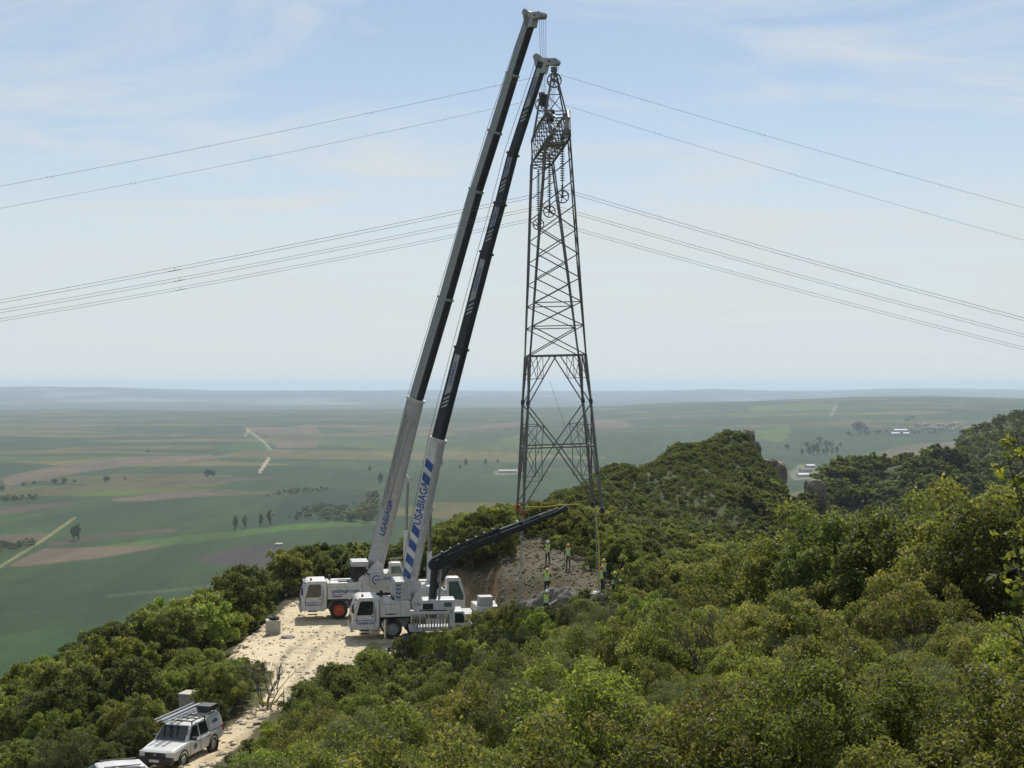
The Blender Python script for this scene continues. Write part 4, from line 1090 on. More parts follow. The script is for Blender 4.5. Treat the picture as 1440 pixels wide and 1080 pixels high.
# lettering and stripes on the near crane's boom
o, boom, pts, frames = c2[:4]
L0 = (pts[1] - pts[0]).length
for a in (0.25, 1.35, 2.45, 3.55, 7.45, 8.45):
    paste(c2, 0, [(a, .48), (a + .62, .48), (a + .27, -.22), (a - .35, -.22)], 'stripe', M['blue'], .412)
text('boom_lettering', 'USABIAGA', M['blue'], frames[0][0], pts[0] + frames[0][1] * 5.75 + frames[0][2] * .415 + frames[0][3] * .12, frames[0][1], frames[0][3], .92, xs=.74)
for i, fr in ((1, .62), (2, .55), (3, .5), (4, .5), (5, .45)):
    b_, t, s, n = frames[i]; Ls = (pts[i + 1] - pts[i]).length
    wi = [.80, .68, .62, .57, .52, .48][i] / 2 + .006; hi = [1.02, .86, .80, .74, .69, .64][i]
    a0, a1 = Ls * .48, Ls * .93
    paste(c2, i, [(a0, .30 * hi), (a0 + .35, -.18 * hi), (a1, -.18 * hi), (a1, .30 * hi)], 'name_panel', M['grey_white'], wi)
    for q in range(3):
        aa = a0 - .28 - q * .3
        paste(c2, i, [(aa - .1, .30 * hi), (aa + .22, -.18 * hi), (aa + .36, -.18 * hi), (aa + .04, .30 * hi)], 'white_bar', M['grey_white'], wi)
    text('panel_lettering', 'USABIAGA', M['blue'], b_, pts[i] + t * (a0 + a1 + .2) / 2 + s * (wi + .006) + n * .06 * hi, t, n, .36 * hi + .08, xs=min(1.0, (a1 - a0) * .23 / (.36 * hi + .08)))
# the far crane: lettering and the folded lattice jib along its boom foot
o, boom, pts, frames = c1[:4]
b_, t, s, n = frames[0]; Ls = (pts[1] - pts[0]).length
text('boom_lettering', 'USABIAGA', M['blue'], b_, pts[0] + t * 3.9 + s * .482 - n * .22, t, n, .78, xs=.80)
jib = empty('folded_jib', (0, 0, 0)); jib.parent = o
base = [pts[0] + t * a + s * .62 + n * c for a, c in ((4.5, .45), (12.3, .30))]; base2 = [pts[0] + t * a + s * .62 + n * c for a, c in ((4.5, -.05), (12.3, -.42))]
strut('jib_chord', M['grey_white'], jib, base[0], base[1], .10); strut('jib_chord', M['grey_white'], jib, base2[0], base2[1], .10)
for q in range(9):
    f0, f1 = q / 9, (q + 1) / 9
    A, B = (base, base2) if q % 2 == 0 else (base2, base)
    strut('jib_lacing', M['grey_white'], jib, A[0].lerp(A[1], f0), B[0].lerp(B[1], f1), .06)

# hook blocks and falls
def hook_block(px, py, D, cr, sag, label, nl=4):
    o, boom, pts, frames, tip, hx, s, w_, L = cr
    p = P(px, py, D)
    mw = Matrix.Translation(o.location) @ o.rotation_euler.to_matrix().to_4x4()
    wt = mw @ (tip + hx * 1.05 + Vector((0, 0, -.1)))
    inv = L
    for k in range(nl):
        dx = (k - (nl - 1) / 2) * .16
        wire('hoist_fall', M['rope'], boom, [inv(wt + Vector((dx, 0, 0))), inv(p + Vector((dx * .6, 0, .5)))], .016, 4)
    e = empty('hook_block', p, 0.2, label, 'hook block')
    mk('block_cheek', M['black'], e, lambda bm: (prism(bm, [(-.36, .25), (-.30, .55), (.30, .55), (.36, .25), (.28, -.45), (-.28, -.45)], -.20, -.12), prism(bm, [(-.36, .25), (-.30, .55), (.30, .55), (.36, .25), (.28, -.45), (-.28, -.45)], .12, .20)), bevel=.01)
    mk('sheave', M['boom_grey'], e, lambda bm: rod(bm, (0, -.1, .12), (0, .1, .12), .30, seg=18))
    mk('weight_plate', M['boom_dark'], e, lambda bm: bx(bm, -.26, .26, -.12, .12, -.42, -.15))
    e.scale = (.8, .8, .85)
    hk = [(0, 0, -.45), (0, 0, -.70), (.13, 0, -.82), (.12, 0, -.98), (-.02, 0, -1.06), (-.15, 0, -.97), (-.14, 0, -.86)]
    wire('hook', M['steel'], e, hk, .05, 7)
    return p
hk1 = hook_block(765, 142, 101.2, c1, 0, 'black hook block hanging from the grey boom above the pylon')
hk2 = hook_block(774, 164, 98.2, c2, 0, 'black hook block hanging from the navy boom over the pylon arm', 3)

# ------------------------------------------------------------------ lattice pylon being lifted off its feet
TW = empty('lattice_pylon', P(786, 712, 100.0), R(4.5), 'tall weathered steel lattice pylon hanging from the two crane booms', 'pylon')
TW.rotation_euler = (0, R(-1.55), R(4.5))
tower_m = Matrix.Translation(TW.location) @ TW.rotation_euler.to_matrix().to_4x4()
GV = M['galv']
def prof_a(h): return float(np.interp(h, [0, 10.6, 14.1, 22.1, 24.9, 26.6], [2.72, 1.93, 1.66, .93, .78, .72]))
def prof_b(h): return float(np.interp(h, [0, 10.6], [2.42, 2.0]))
def brace(a, b, w=.075): return strut('brace', GV, TW, a, b, w * .8)
for sx in (-1, 1):
    for sy in (-1, 1):
        strut('leg', GV, TW, (sx * prof_a(0), sy * prof_b(0), 0), (sx * prof_a(10.6), sy * prof_b(10.6), 10.6), .135)
        strut('chord', GV, TW, (sx * prof_a(10.6), sy * 2.0, 10.6), (sx * .78, sy * 5.7, 24.9), .105)
        strut('chord', GV, TW, (sx * prof_a(10.6), sy * 2.0, 10.6), (sx * (prof_a(17)), sy * 2.75, 17), .08)
        strut('chord', GV, TW, (sx * prof_a(17), sy * 2.75, 17), (sx * .78, sy * 4.5, 24.9), .08)
# body below the waist: on all four faces, portal bracing as the photograph shows it
def face_pt(face, u, h):
    a, b = prof_a(h), prof_b(h)
    return {0: (u * a, -b, h), 1: (u * a, b, h), 2: (-a, u * b, h), 3: (a, u * b, h)}[face]
for fc in range(4):
    fp = lambda u, h: face_pt(fc, u, h)
    brace(fp(-1, 10.6), fp(1, 10.6), .12); brace(fp(-1, 4.25), fp(1, 4.25), .12)
    for s in (-1, 1):
        brace(fp(0.06 * s, 10.6), fp(s, 7.2), .10)
        brace(fp(s, 7.2), fp(0, 4.25), .10)
        brace(fp(0, 4.25), fp(s * .96, .35), .10)
        # secondary bracing
        brace(fp(s, 9.0), fp(s * .52, 9.0), .06); brace(fp(s * .55, 10.6), fp(s * .52, 9.0), .05); brace(fp(s * .55, 10.6), fp(s, 9.0), .05); brace(fp(s * .8, 10.6), fp(s * .55, 9.0), .05)
        brace(fp(s, 5.75), fp(s * .5, 5.75), .06); brace(fp(s * .5, 5.75), fp(s * .55, 4.25), .05); brace(fp(s * .5, 5.75), fp(s, 4.25), .05); brace(fp(s, 5.75), fp(s * .55, 4.25), .05)
        brace(fp(s, 2.0), fp(s * .53, 2.0), .06); brace(fp(s * .53, 2.0), fp(s * .55, 4.25), .05); brace(fp(s * .53, 2.0), fp(s, 4.25), .05); brace(fp(s, 2.0), fp(s * .6, 4.25), .05)
        brace(fp(s, 7.2), fp(s, 7.21 + .3), .26)
# spreading frames above the waist
def fr_a(h): return float(np.interp(h, [10.6, 24.9], [prof_a(10.6), .78]))
def fr_b(h): return float(np.interp(h, [10.6, 24.9], [2.0, 5.7]))
lev = [10.6, 12.6, 14.2, 15.8, 17.4, 19.0, 20.6, 22.2, 23.6, 24.9]
for sy in (-1, 1):
    for i, (h0, h1) in enumerate(zip(lev, lev[1:])):
        a0, a1, b0, b1 = fr_a(h0), fr_a(h1), sy * fr_b(h0), sy * fr_b(h1)
        brace((-a0, b0, h0), (a1, b1, h1), .085)
        if i < 6: brace((a0, b0, h0), (-a1, b1, h1), .085)
        if i in (0, 1, 8): brace((-a1, b1, h1), (a1, b1, h1), .08)
        for sx in (-1, 1):
            bi0 = sy * float(np.interp(h0, [10.6, 17, 24.9], [2.0, 2.75, 4.5])); bi1 = sy * float(np.interp(h1, [10.6, 17, 24.9], [2.0, 2.75, 4.5]))
            if i % 2 == 0: brace((sx * a0, b0, h0), (sx * a1, bi1, h1), .05)
            else: brace((sx * a0, bi0, h0), (sx * a1, b1, h1), .05)
# waist diaphragm
brace((-1.93, -2, 10.6), (1.93, 2, 10.6), .07); brace((1.93, -2, 10.6), (-1.93, 2, 10.6), .07)
# cross-arm, seen almost end-on
arm = empty('cross_arm', (0, 0, 0)); arm.parent = TW
def ab(a, b, w=.08): return strut('arm_member', GV, arm, a, b, w)
vs = [-8.6, -7.2, -5.7, -4.2, -2.8, -1.4, 0, 1.4, 2.8, 4.2, 5.7, 7.2, 8.6]
def top_h(v): return float(np.interp(abs(v), [0, 5.7, 8.6], [26.9, 26.7, 25.7]))
def wid_a(v): return float(np.interp(abs(v), [0, 5.7, 8.6], [.78, .76, .42]))
for v0, v1 in zip(vs, vs[1:]):
    for sx in (-1, 1):
        ab((sx * wid_a(v0), v0, 24.9), (sx * wid_a(v1), v1, 24.9), .11); ab((sx * wid_a(v0) * .9, v0, top_h(v0)), (sx * wid_a(v1) * .9, v1, top_h(v1)), .11)
        ab((sx * wid_a(v0), v0, 24.9), (sx * wid_a(v1) * .9, v1, top_h(v1)), .06)
    ab((-wid_a(v0), v0, 24.9), (wid_a(v1), v1, 24.9), .05)
    ab((-wid_a(v0), v0, 24.9), (wid_a(v0) * .9, v0, top_h(v0)), .05); ab((wid_a(v1), v1, 24.9), (-wid_a(v1) * .9, v1, top_h(v1)), .05)
    ab((-wid_a(v0) * .9, v0, top_h(v0)), (wid_a(v0) * .9, v0, top_h(v0)), .06)
    ab((-wid_a(v0), v0, 24.9), (wid_a(v0), v0, 24.9), .06)
# earth-wire peaks
for v in (-4.2, 4.2):
    pk = empty('earth_wire_peak', (0, 0, 0)); pk.parent = TW
    for sx in (-1, 1):
        for dv in (-.7, .7):
            strut('peak_leg', GV, pk, (sx * .72, v + dv, 26.5), (sx * .10, v, 29.7), .075)
        strut('peak_lacing', GV, pk, (sx * .72, v - .7, 26.5), (-sx * .42, v + .4, 28.1), .045)
        strut('peak_lacing', GV, pk, (sx * .42, v, 28.1), (-sx * .2, v, 29.2), .045)
    strut('peak_lacing', GV, pk, (-.42, v, 28.1), (.42, v, 28.1), .05)
    mk('peak_cap', GV, pk, bx, -.2, .2, v - .15, v + .15, 29.65, 29.95)
# white screen plate fixed by the arm
mk('white_plate', M['grey_white'], arm, prism, [(.30, 25.0), (.95, 25.1), (.92, 26.9), (.70, 26.8)], -5.0, -4.9)
# timber access boards in the arm
mk('work_platform', M['timber'], arm, bx, -.6, .6, -3.0, -1.2, 25.02, 25.08)

def sheave_wheel(p, rad, rz, label, cat='pulley', group=None):
    e = empty('stringing_block', p, rz, label, cat, group)
    bm = bmesh.new(); lathe(bm, [(rad * .86, -.07), (rad, -.09), (rad, -.05), (rad * .93, 0), (rad, .05), (rad, .09), (rad * .86, .07), (rad * .86, -.07)], (0, 0, 0), 'y', 28); part('rim', bm, M['galv'], e)
    for i in range(6):
        an = i * math.pi / 3 + .3
        strut('spoke', M['galv'], e, (0, 0, 0), (math.cos(an) * rad * .88, 0, math.sin(an) * rad * .88), .055)
    mk('hub', M['galv'], e, lambda bm: rod(bm, (0, -.12, 0), (0, .12, 0), .10, seg=12))
    mk('hanger', M['galv'], e, lambda bm: (bx(bm, -.04, .04, -.16, -.13, 0, rad + .28), bx(bm, -.04, .04, .13, .16, 0, rad + .28), bx(bm, -.06, .06, -.16, .16, rad + .2, rad + .3)))
    return e
_disc = None
def insulator(top, length, label):
    global _disc
    e = empty('insulator_string', top, 0, label, 'insulator', 'insulator strings under the pylon arm')
    if _disc is None:
        bm = bmesh.new(); lathe(bm, [(.001, .06), (.05, .06), (.06, .02), (.15, -.01), (.155, -.035), (.10, -.03), (.04, -.06), (.001, -.06)], (0, 0, 0), 'z', 14)
        _disc = mesh_of(bm, 'insulator_disc', M['insul'], True)
    n = int(length / .155)
    for i in range(n):
        d = link('insulator_disc', _disc, e); d.location = (0, 0, -.12 - i * .155)
    mk('end_fitting', M['galv'], e, lambda bm: (rod(bm, (0, 0, -length - .25), (0, 0, -length), .04, seg=8), rod(bm, (0, 0, 0), (0, 0, -.12), .04, seg=8)))
    return e
wheel_tops = {}
for v, nm in ((-8.0, 'under the white-plate end of the arm'), (0.0, 'under the middle of the arm'), (8.0, 'under the arm end without a plate')):
    top = tower_m @ Vector((0, v, 24.85))
    insulator(top, 3.15, 'string of green glass insulator discs hanging under the pylon cross-arm')
    c = top + Vector((0, 0, -3.15 - .25 - .72))
    sheave_wheel(c, .44, R(4.5), f'spoked running wheel carrying a lower cable, {nm}', 'pulley', 'running wheels on the pylon')
    wheel_tops[v] = c + Vector((0, 0, .44))
peak_tops = {}
for v, nm in ((-4.2, 'beside the white plate'), (4.2, 'away from the white plate')):
    c = tower_m @ Vector((0, v, 29.05))
    sheave_wheel(c, .50, R(4.5), f'spoked running wheel at the top of the pylon peak {nm}', 'pulley', 'running wheels on the pylon')
    peak_tops[v] = c + Vector((0, 0, .50))

# slings from the hooks to the arm
def sling(a, b, label):
    w_ = wire('lifting_sling', M['rope'], None, [a, b], .03, 6); tag(w_, label, 'sling')
sling(hk1 + Vector((0, 0, -1.05)), tower_m @ Vector((-.6, 1.4, 26.7)), 'dark steel sling from the grey boom hook block to the pylon arm')
sling(hk2 + Vector((0, 0, -1.05)), tower_m @ Vector((.6, -1.4, 26.7)), 'dark steel sling from the navy boom hook block to the pylon arm')

# ------------------------------------------------------------------ conductors and earth wires
def span(start, yl_px, yr_px, D_at, label, rad, twin, marks):
    """cable over a wheel: falls away to both sides with sag; ends seen at the picture's left and right at the given dips"""
    dirv = Vector((math.cos(R(4.5)), math.sin(R(4.5)), 0))
    e = empty('power_line_cable', start, 0, label, 'cable', 'cables strung over the pylon')
    for k in ([-.22, .22] if twin else [0]):
        pts_all = []
        for sgn, ypx, edge in ((-1, yl_px, 0), (1, yr_px, 1440)):
            # distance along the run where the edge bearing is met
            tx = (edge - 720) / FPX
            sdist = (tx * start.y - start.x) / (dirv.x - tx * dirv.y)
            De = start.y + dirv.y * sdist
            ze = (540 - ypx) / FPX * De
            drop = ze - start.z; S = abs(sdist)
            beta = 0.00052
            alpha = (drop - beta * S * S) / S
            run = []
            for i in range(0, 41):
                q = i / 40 * 190
                run.append(start + dirv * (sgn * q) + Vector((0, 0, alpha * q + beta * q * q + (k if twin else 0) * .5)) + Vector((0, k * .4, 0)))
            pts_all = [p for p in reversed(run)] if sgn < 0 else pts_all + run[1:]
        wire('strand', M['conductor'], e, [p - start for p in pts_all], rad, 4)
        if k in (0, -.22):
            mid = pts_all
    for q in marks:
        p = None
        for a, b in zip(mid, mid[1:]):
            pa_, pb_ = 720 + FPX * a.x / a.y, 720 + FPX * b.x / b.y
            if pa_ <= q <= pb_: p = a.lerp(b, (q - pa_) / (pb_ - pa_)); tg = (b - a).normalized()
        if p is not None:
            bm = bmesh.new(); v = p - start
            if twin: rod(bm, v - tg * .4, v + tg * .4, .022, seg=6); rod(bm, v, v + Vector((0, .18, .22)), .012, seg=6)
            else:
                for dx in (-.16, .16): rod(bm, v + dirv * dx + Vector((0, 0, -.07)), v + dirv * dx + Vector((0, 0, .07)), .012, seg=6)
            part('spacer' if twin else 'vibration_damper', bm, M['conductor'], e)
span(peak_tops[-4.2], 262, 292, 96, 'thin earth wire over the pylon peak beside the white plate', .011, False, [70, 290, 518, 700, 905, 1072, 1265])
span(peak_tops[4.2], 293, 338, 104, 'thin earth wire over the pylon peak away from the white plate', .011, False, [187, 376, 567, 925, 1115, 1300])
span(wheel_tops[-8.0], 424, 449, 92, 'twin conductor cable over the running wheel under the white-plate arm end', .014, True, [245])
span(wheel_tops[0.0], 438, 472, 100, 'twin conductor cable over the running wheel at mid-arm', .014, True, [252])
span(wheel_tops[8.0], 450, 490, 108, 'twin conductor cable over the running wheel away from the white plate', .014, True, [254])
M['site_stone'] = paint('earthy_stone', (0.17, 0.145, 0.105), 0.95, 0.8, (0.09, 0.075, 0.05), scale=1.5)
M['spoil'] = paint('dug_stone_spoil', (0.17, 0.155, 0.13), 0.95, 0.8, (0.075, 0.07, 0.055), scale=3.0)

# ------------------------------------------------------------------ loader-crane truck in front of the near crane
TD = 96.2
tx = (576 - 720) / FPX * TD
lt = empty('loader_truck', (tx, TD + .9, float(zg(tx + 2, TD))), R(7), 'small white flatbed truck with a black folding loader crane', 'truck')
LT = local(lt)
Box('chassis', M['black'], lt, 0.0, 4.1, -.5, .5, .65, .95)
Box('flatbed', M['grey_white'], lt, -.1, 2.65, -1.0, 1.0, 1.25, 1.42)
Box('top_rail', M['white'], lt, -.1, 2.65, -1.06, -1.0, 2.42, 2.62)
for i in range(14):
    Box('side_stake', M['steel'] if i % 3 else M['timber'], lt, -.05 + i * .195, .05 + i * .195, -1.05, -1.01, 1.43, 2.41, .008)
Box('power_unit', M['white'], lt, .75, 3.0, -.75, .8, 2.64, 3.35, .08)
mk('unit_window', M['glass_green'], lt, bx, 2.25, 2.75, -.765, -.745, 2.85, 3.15)
Box('hatch', M['black'], lt, .78, 1.5, -.77, -.745, 2.7, 3.1, .01)
ltc = mk('truck_cab', M['white'], lt, prism, [(2.75, .8), (2.75, 2.6), (3.5, 2.6), (3.95, 1.85), (4.15, 1.7), (4.2, .8)], -1.0, 1.0, bevel=.06)
mk('cab_window', M['glass'], ltc, prism, [(2.95, 1.8), (2.95, 2.45), (3.45, 2.45), (3.8, 1.8)], -1.015, -.995)
mk('windscreen', M['glass'], ltc, lambda bm: [bm.faces.new([bm.verts.new(v) for v in ((3.56, -.9, 2.52), (3.56, .9, 2.52), (3.965, .9, 1.87), (3.965, -.9, 1.87))])])
for x in (.75, 3.4):
    for y, sg in ((-.85, -1), (.85, 1)): wheel(lt, x, y, .48, .48, .3, sg, M['boom_grey'])
for x, y in ((2.55, -1.5), (2.55, 1.5)):
    leg = mk('outrigger', M['grey_white'], lt, lambda bm: bx(bm, x - .08, x + .08, min(y, 0), max(y, 0), 1.0, 1.2))
    mk('jack', M['chrome'], leg, lambda bm: (rod(bm, (x, y, 0.05), (x, y, 1.2), .06), rod(bm, (x, y, 0), (x, y, .06), .18)))
col = empty('loader_crane', (0, 0, 0)); col.parent = lt
e0, e1 = LT(P(607, 868, TD + .9)), LT(P(611, 795, TD + .9))
mk('column', M['boom_dark'], col, lambda bm: (rod(bm, e0, e0.lerp(e1, .25), .42, .34, 12), rod(bm, e0.lerp(e1, .2), e1, .30, .24, 8)))
mk('column_cylinder', M['boom_grey'], col, lambda bm: rod(bm, e0.lerp(e1, .25) + Vector((.45, -.1, 0)), e1 + Vector((.42, -.1, -.1)), .09, seg=10))
mk('elbow', M['boom_dark'], col, lambda bm: (rod(bm, e1 + Vector((-.1, -.3, .05)), e1 + Vector((-.1, .3, .05)), .34, seg=14), bx(bm, e1.x - .35, e1.x + .5, e1.y - .22, e1.y + .22, e1.z - .25, e1.z + .25)))
mk('valve_bank', M['red'], col, lambda bm: bx(bm, e0.x - .65, e0.x - .3, e0.y - .35, e0.y + .1, e0.z + .35, e0.z + .65), bevel=.02)
jpts = [LT(P(610, 793, TD + .9)), LT(P(664, 767, TD + 1.3)), LT(P(702, 752, TD + 1.6)), LT(P(734, 740, TD + 1.9)), LT(P(758, 730, TD + 2.1)), LT(P(786, 719, TD + 2.3))]
for i in range(5):
    b_, t, s, n = boom_section(col, jpts[i], jpts[i + 1], .74 - i * .085, .46 - i * .05, M['boom_dark'], M['boom_dark'], ext=.1)
    if i: collar(col, jpts[i], t, s, n, .86 - i * .085, .54 - i * .05, M['boom_dark'])
    mk('extension_cylinder', M['boom_grey'], b_, lambda bm: rod(bm, jpts[i] + n * (.42 - i * .035) + s * .08, jpts[i + 1] + n * (.40 - i * .035) + s * .08, .055, seg=8))
    mk('hose', M['chrome'], b_, lambda bm: rod(bm, jpts[i] + n * (.18 - i * .02) + s * (.26 - i * .025), jpts[i + 1] + n * (.16 - i * .02) + s * (.24 - i * .025), .03, seg=6))
for q in range(7):
    f0 = jpts[0].lerp(jpts[2], .12 + q * .13)
    mk('hose_clamp', M['black'], col, lambda bm: bx(bm, f0.x - .06, f0.x + .06, f0.y - .34, f0.y + .3, f0.z + .28, f0.z + .62))
for q in range(4):
    wire('hydraulic_hose', M['black'], col, [jpts[0] + Vector((-.1 + q * .09, -.34, -.3)), jpts[0] + Vector((.35, -.4, .25 + q * .05)), jpts[0].lerp(jpts[1], .5) + Vector((0, -.36, .40 + q * .06)), jpts[2] + Vector((0, -.30, .36 + q * .05))], .028, 5)
mk('luffing_cylinder', M['black'], col, lambda bm: (rod(bm, e0.lerp(e1, .55) + Vector((.2, 0, 0)), jpts[0].lerp(jpts[1], .55) + Vector((0, 0, -.35)), .12, seg=10), rod(bm, jpts[0].lerp(jpts[1], .5) + Vector((0, 0, -.4)), jpts[0].lerp(jpts[1], .9) + Vector((0, 0, -.3)), .08, seg=8)))
mk('boom_nose', M['boom_dark'], col, lambda bm: (rod(bm, jpts[-1], jpts[-1] + t * .35, .17, seg=10), rod(bm, jpts[-1] + t * .45 - s * .15, jpts[-1] + t * .45 + s * .15, .2, seg=12)))

# ------------------------------------------------------------------ pickup on the track
fw = Vector((-.83, -3.0, 0)).normalized()
pr = Vector((-14.83, 66.9, 0)); pf = Vector((-15.66, 63.9, 0))
pr.z = float(zg(pr.x, pr.y)); pf.z = float(zg(pf.x, pf.y))
pu = empty('pickup_truck', pr + Vector((0, 0, .03)), math.atan2(fw.y, fw.x), 'white double-cab pickup with canopy and ladders on its roof, parked on the track', 'pickup')
pu.rotation_euler = (0, math.atan2(pr.z - pf.z, 3.1), math.atan2(fw.y, fw.x))
def body_shell(bm, secs):
    """loft: each section (x, half width at sill, half width at belt, half width at top, z sill, z belt, z top)"""
    rings = []
    for x, ws_, wb_, wt_, z0, zb, z1 in secs:
        rings.append([bm.verts.new(v) for v in ((x, -ws_, z0), (x, -wb_, (z0 + zb) / 2), (x, -wb_, zb), (x, -wt_, z1), (x, 0, z1 + .015), (x, wt_, z1), (x, wb_, zb), (x, wb_, (z0 + zb) / 2), (x, ws_, z0))])
    for A, B in zip(rings, rings[1:]):
        for i in range(len(A)):
            j = (i + 1) % len(A)
            bm.faces.new((A[i], A[j], B[j], B[i]))
    bm.faces.new(rings[0]); bm.faces.new(rings[-1][::-1])
bm = bmesh.new()
body_shell(bm, [(-1.12, .90, .93, .90, .55, .95, 1.06), (-.2, .93, .96, .93, .45, .98, 1.08), (1.2, .94, .97, .93, .42, 1.0, 1.10), (2.6, .94, .97, .92, .42, 1.0, 1.14), (3.3, .93, .96, .86, .45, .98, 1.10), (3.95, .90, .93, .80, .55, .92, 1.02), (4.12, .80, .86, .72, .60, .86, .94)])
pb = part('body', bm, M['white'], pu, .03)
bm = bmesh.new()
body_shell(bm, [(.32, .90, .90, .74, 1.06, 1.12, 1.78), (.6, .91, .91, .74, 1.06, 1.12, 1.81), (1.75, .92, .92, .74, 1.06, 1.13, 1.81), (1.95, .92, .92, .73, 1.06, 1.13, 1.78), (2.72, .90, .90, .86, 1.06, 1.12, 1.16)])
part('cabin', bm, M['white'], pu, .03)
bm = bmesh.new()
body_shell(bm, [(-1.10, .88, .90, .84, 1.06, 1.14, 1.45), (-.92, .89, .91, .76, 1.06, 1.14, 1.86), (.26, .90, .91, .76, 1.06, 1.14, 1.88)])
cn = part('canopy', bm, M['white'], pu, .03)
mk('canopy_seam', M['black'], cn, lambda bm: [bx(bm, -1.0, .25, sy * .92 - .01, sy * .92 + .01, 1.105, 1.13) for sy in (-1, 1)])
mk('canopy_mark', M['blue'], cn, lambda bm: [bm.faces.new([bm.verts.new((x_, .915 - (z_ - 1.14) * .198 + .012, z_)) for x_, z_ in ((-.62 + q * .11, 1.42 + .03 * (q % 2)), (-.54 + q * .11, 1.42 + .03 * (q % 2)), (-.52 + q * .11, 1.56 + .04 * (q % 3)), (-.60 + q * .11, 1.56 + .04 * (q % 3)))]) for q in range(5)])
mk('windscreen', M['glass'], pu, lambda bm: [bm.faces.new([bm.verts.new(v) for v in ((2.715, -.80, 1.21), (2.715, .80, 1.21), (2.06, .68, 1.775), (2.06, -.68, 1.775))])])
for sy in (-1, 1):
    def pane(x0, x1, x2, x3):
        def f(bm):
            bm.faces.new([bm.verts.new(v) for v in ((x0, sy * .915, 1.17), (x1, sy * .915, 1.17), (x2, sy * .775, 1.72), (x3, sy * .775, 1.72))])
        return f
    mk('side_window', M['glass'], pu, pane(1.45, 2.45, 1.92, 1.45)); mk('side_window', M['glass'], pu, pane(.45, 1.32, 1.32, .55))
    mk('door_seam', M['black'], pb, lambda bm: (bx(bm, 1.375, 1.39, sy * .965 - .012, sy * .965 + .012, .5, 1.08), bx(bm, 2.42, 2.435, sy * .965 - .012, sy * .965 + .012, .5, 1.08), bx(bm, .42, .435, sy * .965 - .012, sy * .965 + .012, .6, 1.08)))
    for x in (1.5, .55): mk('door_handle', M['black'], pb, lambda bm: bx(bm, x, x + .18, sy * .985 - .02, sy * .985 + .02, .95, .99))
    mk('mirror', M['black'], pu, lambda bm: bx(bm, 2.2, 2.32, sy * 1.08 - .12, sy * 1.08 + .12, 1.14, 1.32), bevel=.03)
    for x in (0, 3.1):
        wheel(pu, x, -sy * -.84, .38, .38, .26, 1 if sy > 0 else -1, M['steel'])
        bm = bmesh.new(); lathe(bm, [(.42, -.03), (.50, -.03), (.50, .03), (.42, .03)], (x, sy * .945, .40), 'y', 24); part('wheel_arch', bm, M['black'], pb)
    mk('headlight', M['lamp'], pb, lambda bm: bx(bm, 3.92, 4.08, sy * .72 - .17, sy * .72 + .17, .86, .98), bevel=.02)
    mk('tail_lamp', M['lamp_red'], pb, lambda bm: bx(bm, -1.15, -1.0, sy * .88 - .07, sy * .88 + .07, .85, 1.2), bevel=.02)
mk('front_bumper', M['black'], pb, lambda bm: bx(bm, 3.95, 4.24, -.92, .92, .38, .74), bevel=.06)
mk('grille', M['black'], pb, lambda bm: bx(bm, 4.06, 4.16, -.55, .55, .72, .95), bevel=.02)
mk('grille_badge', M['chrome'], pb, lambda bm: rod(bm, (4.16, 0, .84), (4.18, 0, .84), .07, seg=16))
mk('number_plate', M['reflect'], pb, lambda bm: bx(bm, 4.24, 4.26, -.26, .26, .52, .64))
mk('door_emblem', M['blue'], pb, lambda bm: rod(bm, (1.95, .972, .78), (1.95, .985, .78), .15, seg=18))
pu.scale = (.93, .93, .93)
rk = empty('roof_rack', (0, 0, 0)); rk.parent = pu
for x in (-.8, -.1, .6, 1.3, 1.9): strut('cross_bar', M['black'], rk, (x, -.75, 1.97), (x, .75, 1.97), .05)
for y in (-.75, .75):
    strut('side_rail', M['black'], rk, (-.95, y, 1.97), (2.0, y, 1.97), .05)
    for x in (-.8, .6, 1.9): strut('rack_foot', M['black'], rk, (x, y, 1.76), (x, y, 1.97), .05)
mk('roof_basket', M['black'], rk, lambda bm: (bx(bm, -.9, -.1, -.1, .7, 2.0, 2.25)), bevel=.02)
ld = empty('ladder', Matrix.LocRotScale(pu.location, pu.rotation_euler, pu.scale) @ Vector((0, 0, 2.06)), 0, 'aluminium extension ladder strapped on the pickup roof', 'ladder')
ld.rotation_euler = pu.rotation_euler; ld.scale = pu.scale
for k, yy in enumerate((-.62, -.22)):
    for zz in (0, .09):
        strut('ladder_rail', M['aluminium'], ld, (-1.0, yy - zz, zz), (2.7, yy - zz - .12, zz - .02), .05); strut('ladder_rail', M['aluminium'], ld, (-1.0, yy + .32 - zz, zz), (2.7, yy + .2 - zz, zz - .02), .05)
    for q in range(12):
        x = -.9 + q * .31
        strut('rung', M['aluminium'], ld, (x, yy - .03 * (q / 11), .045), (x, yy + .32 - .1 * (q / 11), .045), .035)

# white hatchback lower on the track
cp = on_ground(150, 59.8)
car = empty('parked_car', cp + Vector((0, 0, .02)), R(205), 'white hatchback on the track, only its roof clear of the bushes', 'car')
bm = bmesh.new(); body_shell(bm, [(-2.0, .75, .82, .72, .35, .75, .92), (-1.6, .85, .88, .8, .28, .8, .98), (0, .86, .90, .84, .25, .8, .98), (1.3, .85, .88, .78, .28, .78, .95), (2.0, .75, .8, .62, .35, .65, .78)]); cb = part('body', bm, M['white'], car, .04)
bm = bmesh.new(); body_shell(bm, [(-1.85, .76, .76, .60, .9, .95, 1.05), (-1.45, .80, .80, .60, .9, .95, 1.46), (-.3, .82, .82, .62, .9, .95, 1.54), (.35, .82, .82, .60, .9, .95, 1.50), (1.15, .78, .78, .70, .9, .94, .97)]); part('roof', bm, M['white'], car, .04)
mk('windscreen', M['glass'], car, lambda bm: [bm.faces.new([bm.verts.new(v) for v in ((1.12, -.66, 1.02), (1.12, .66, 1.02), (.44, .55, 1.49), (.44, -.55, 1.49))])])
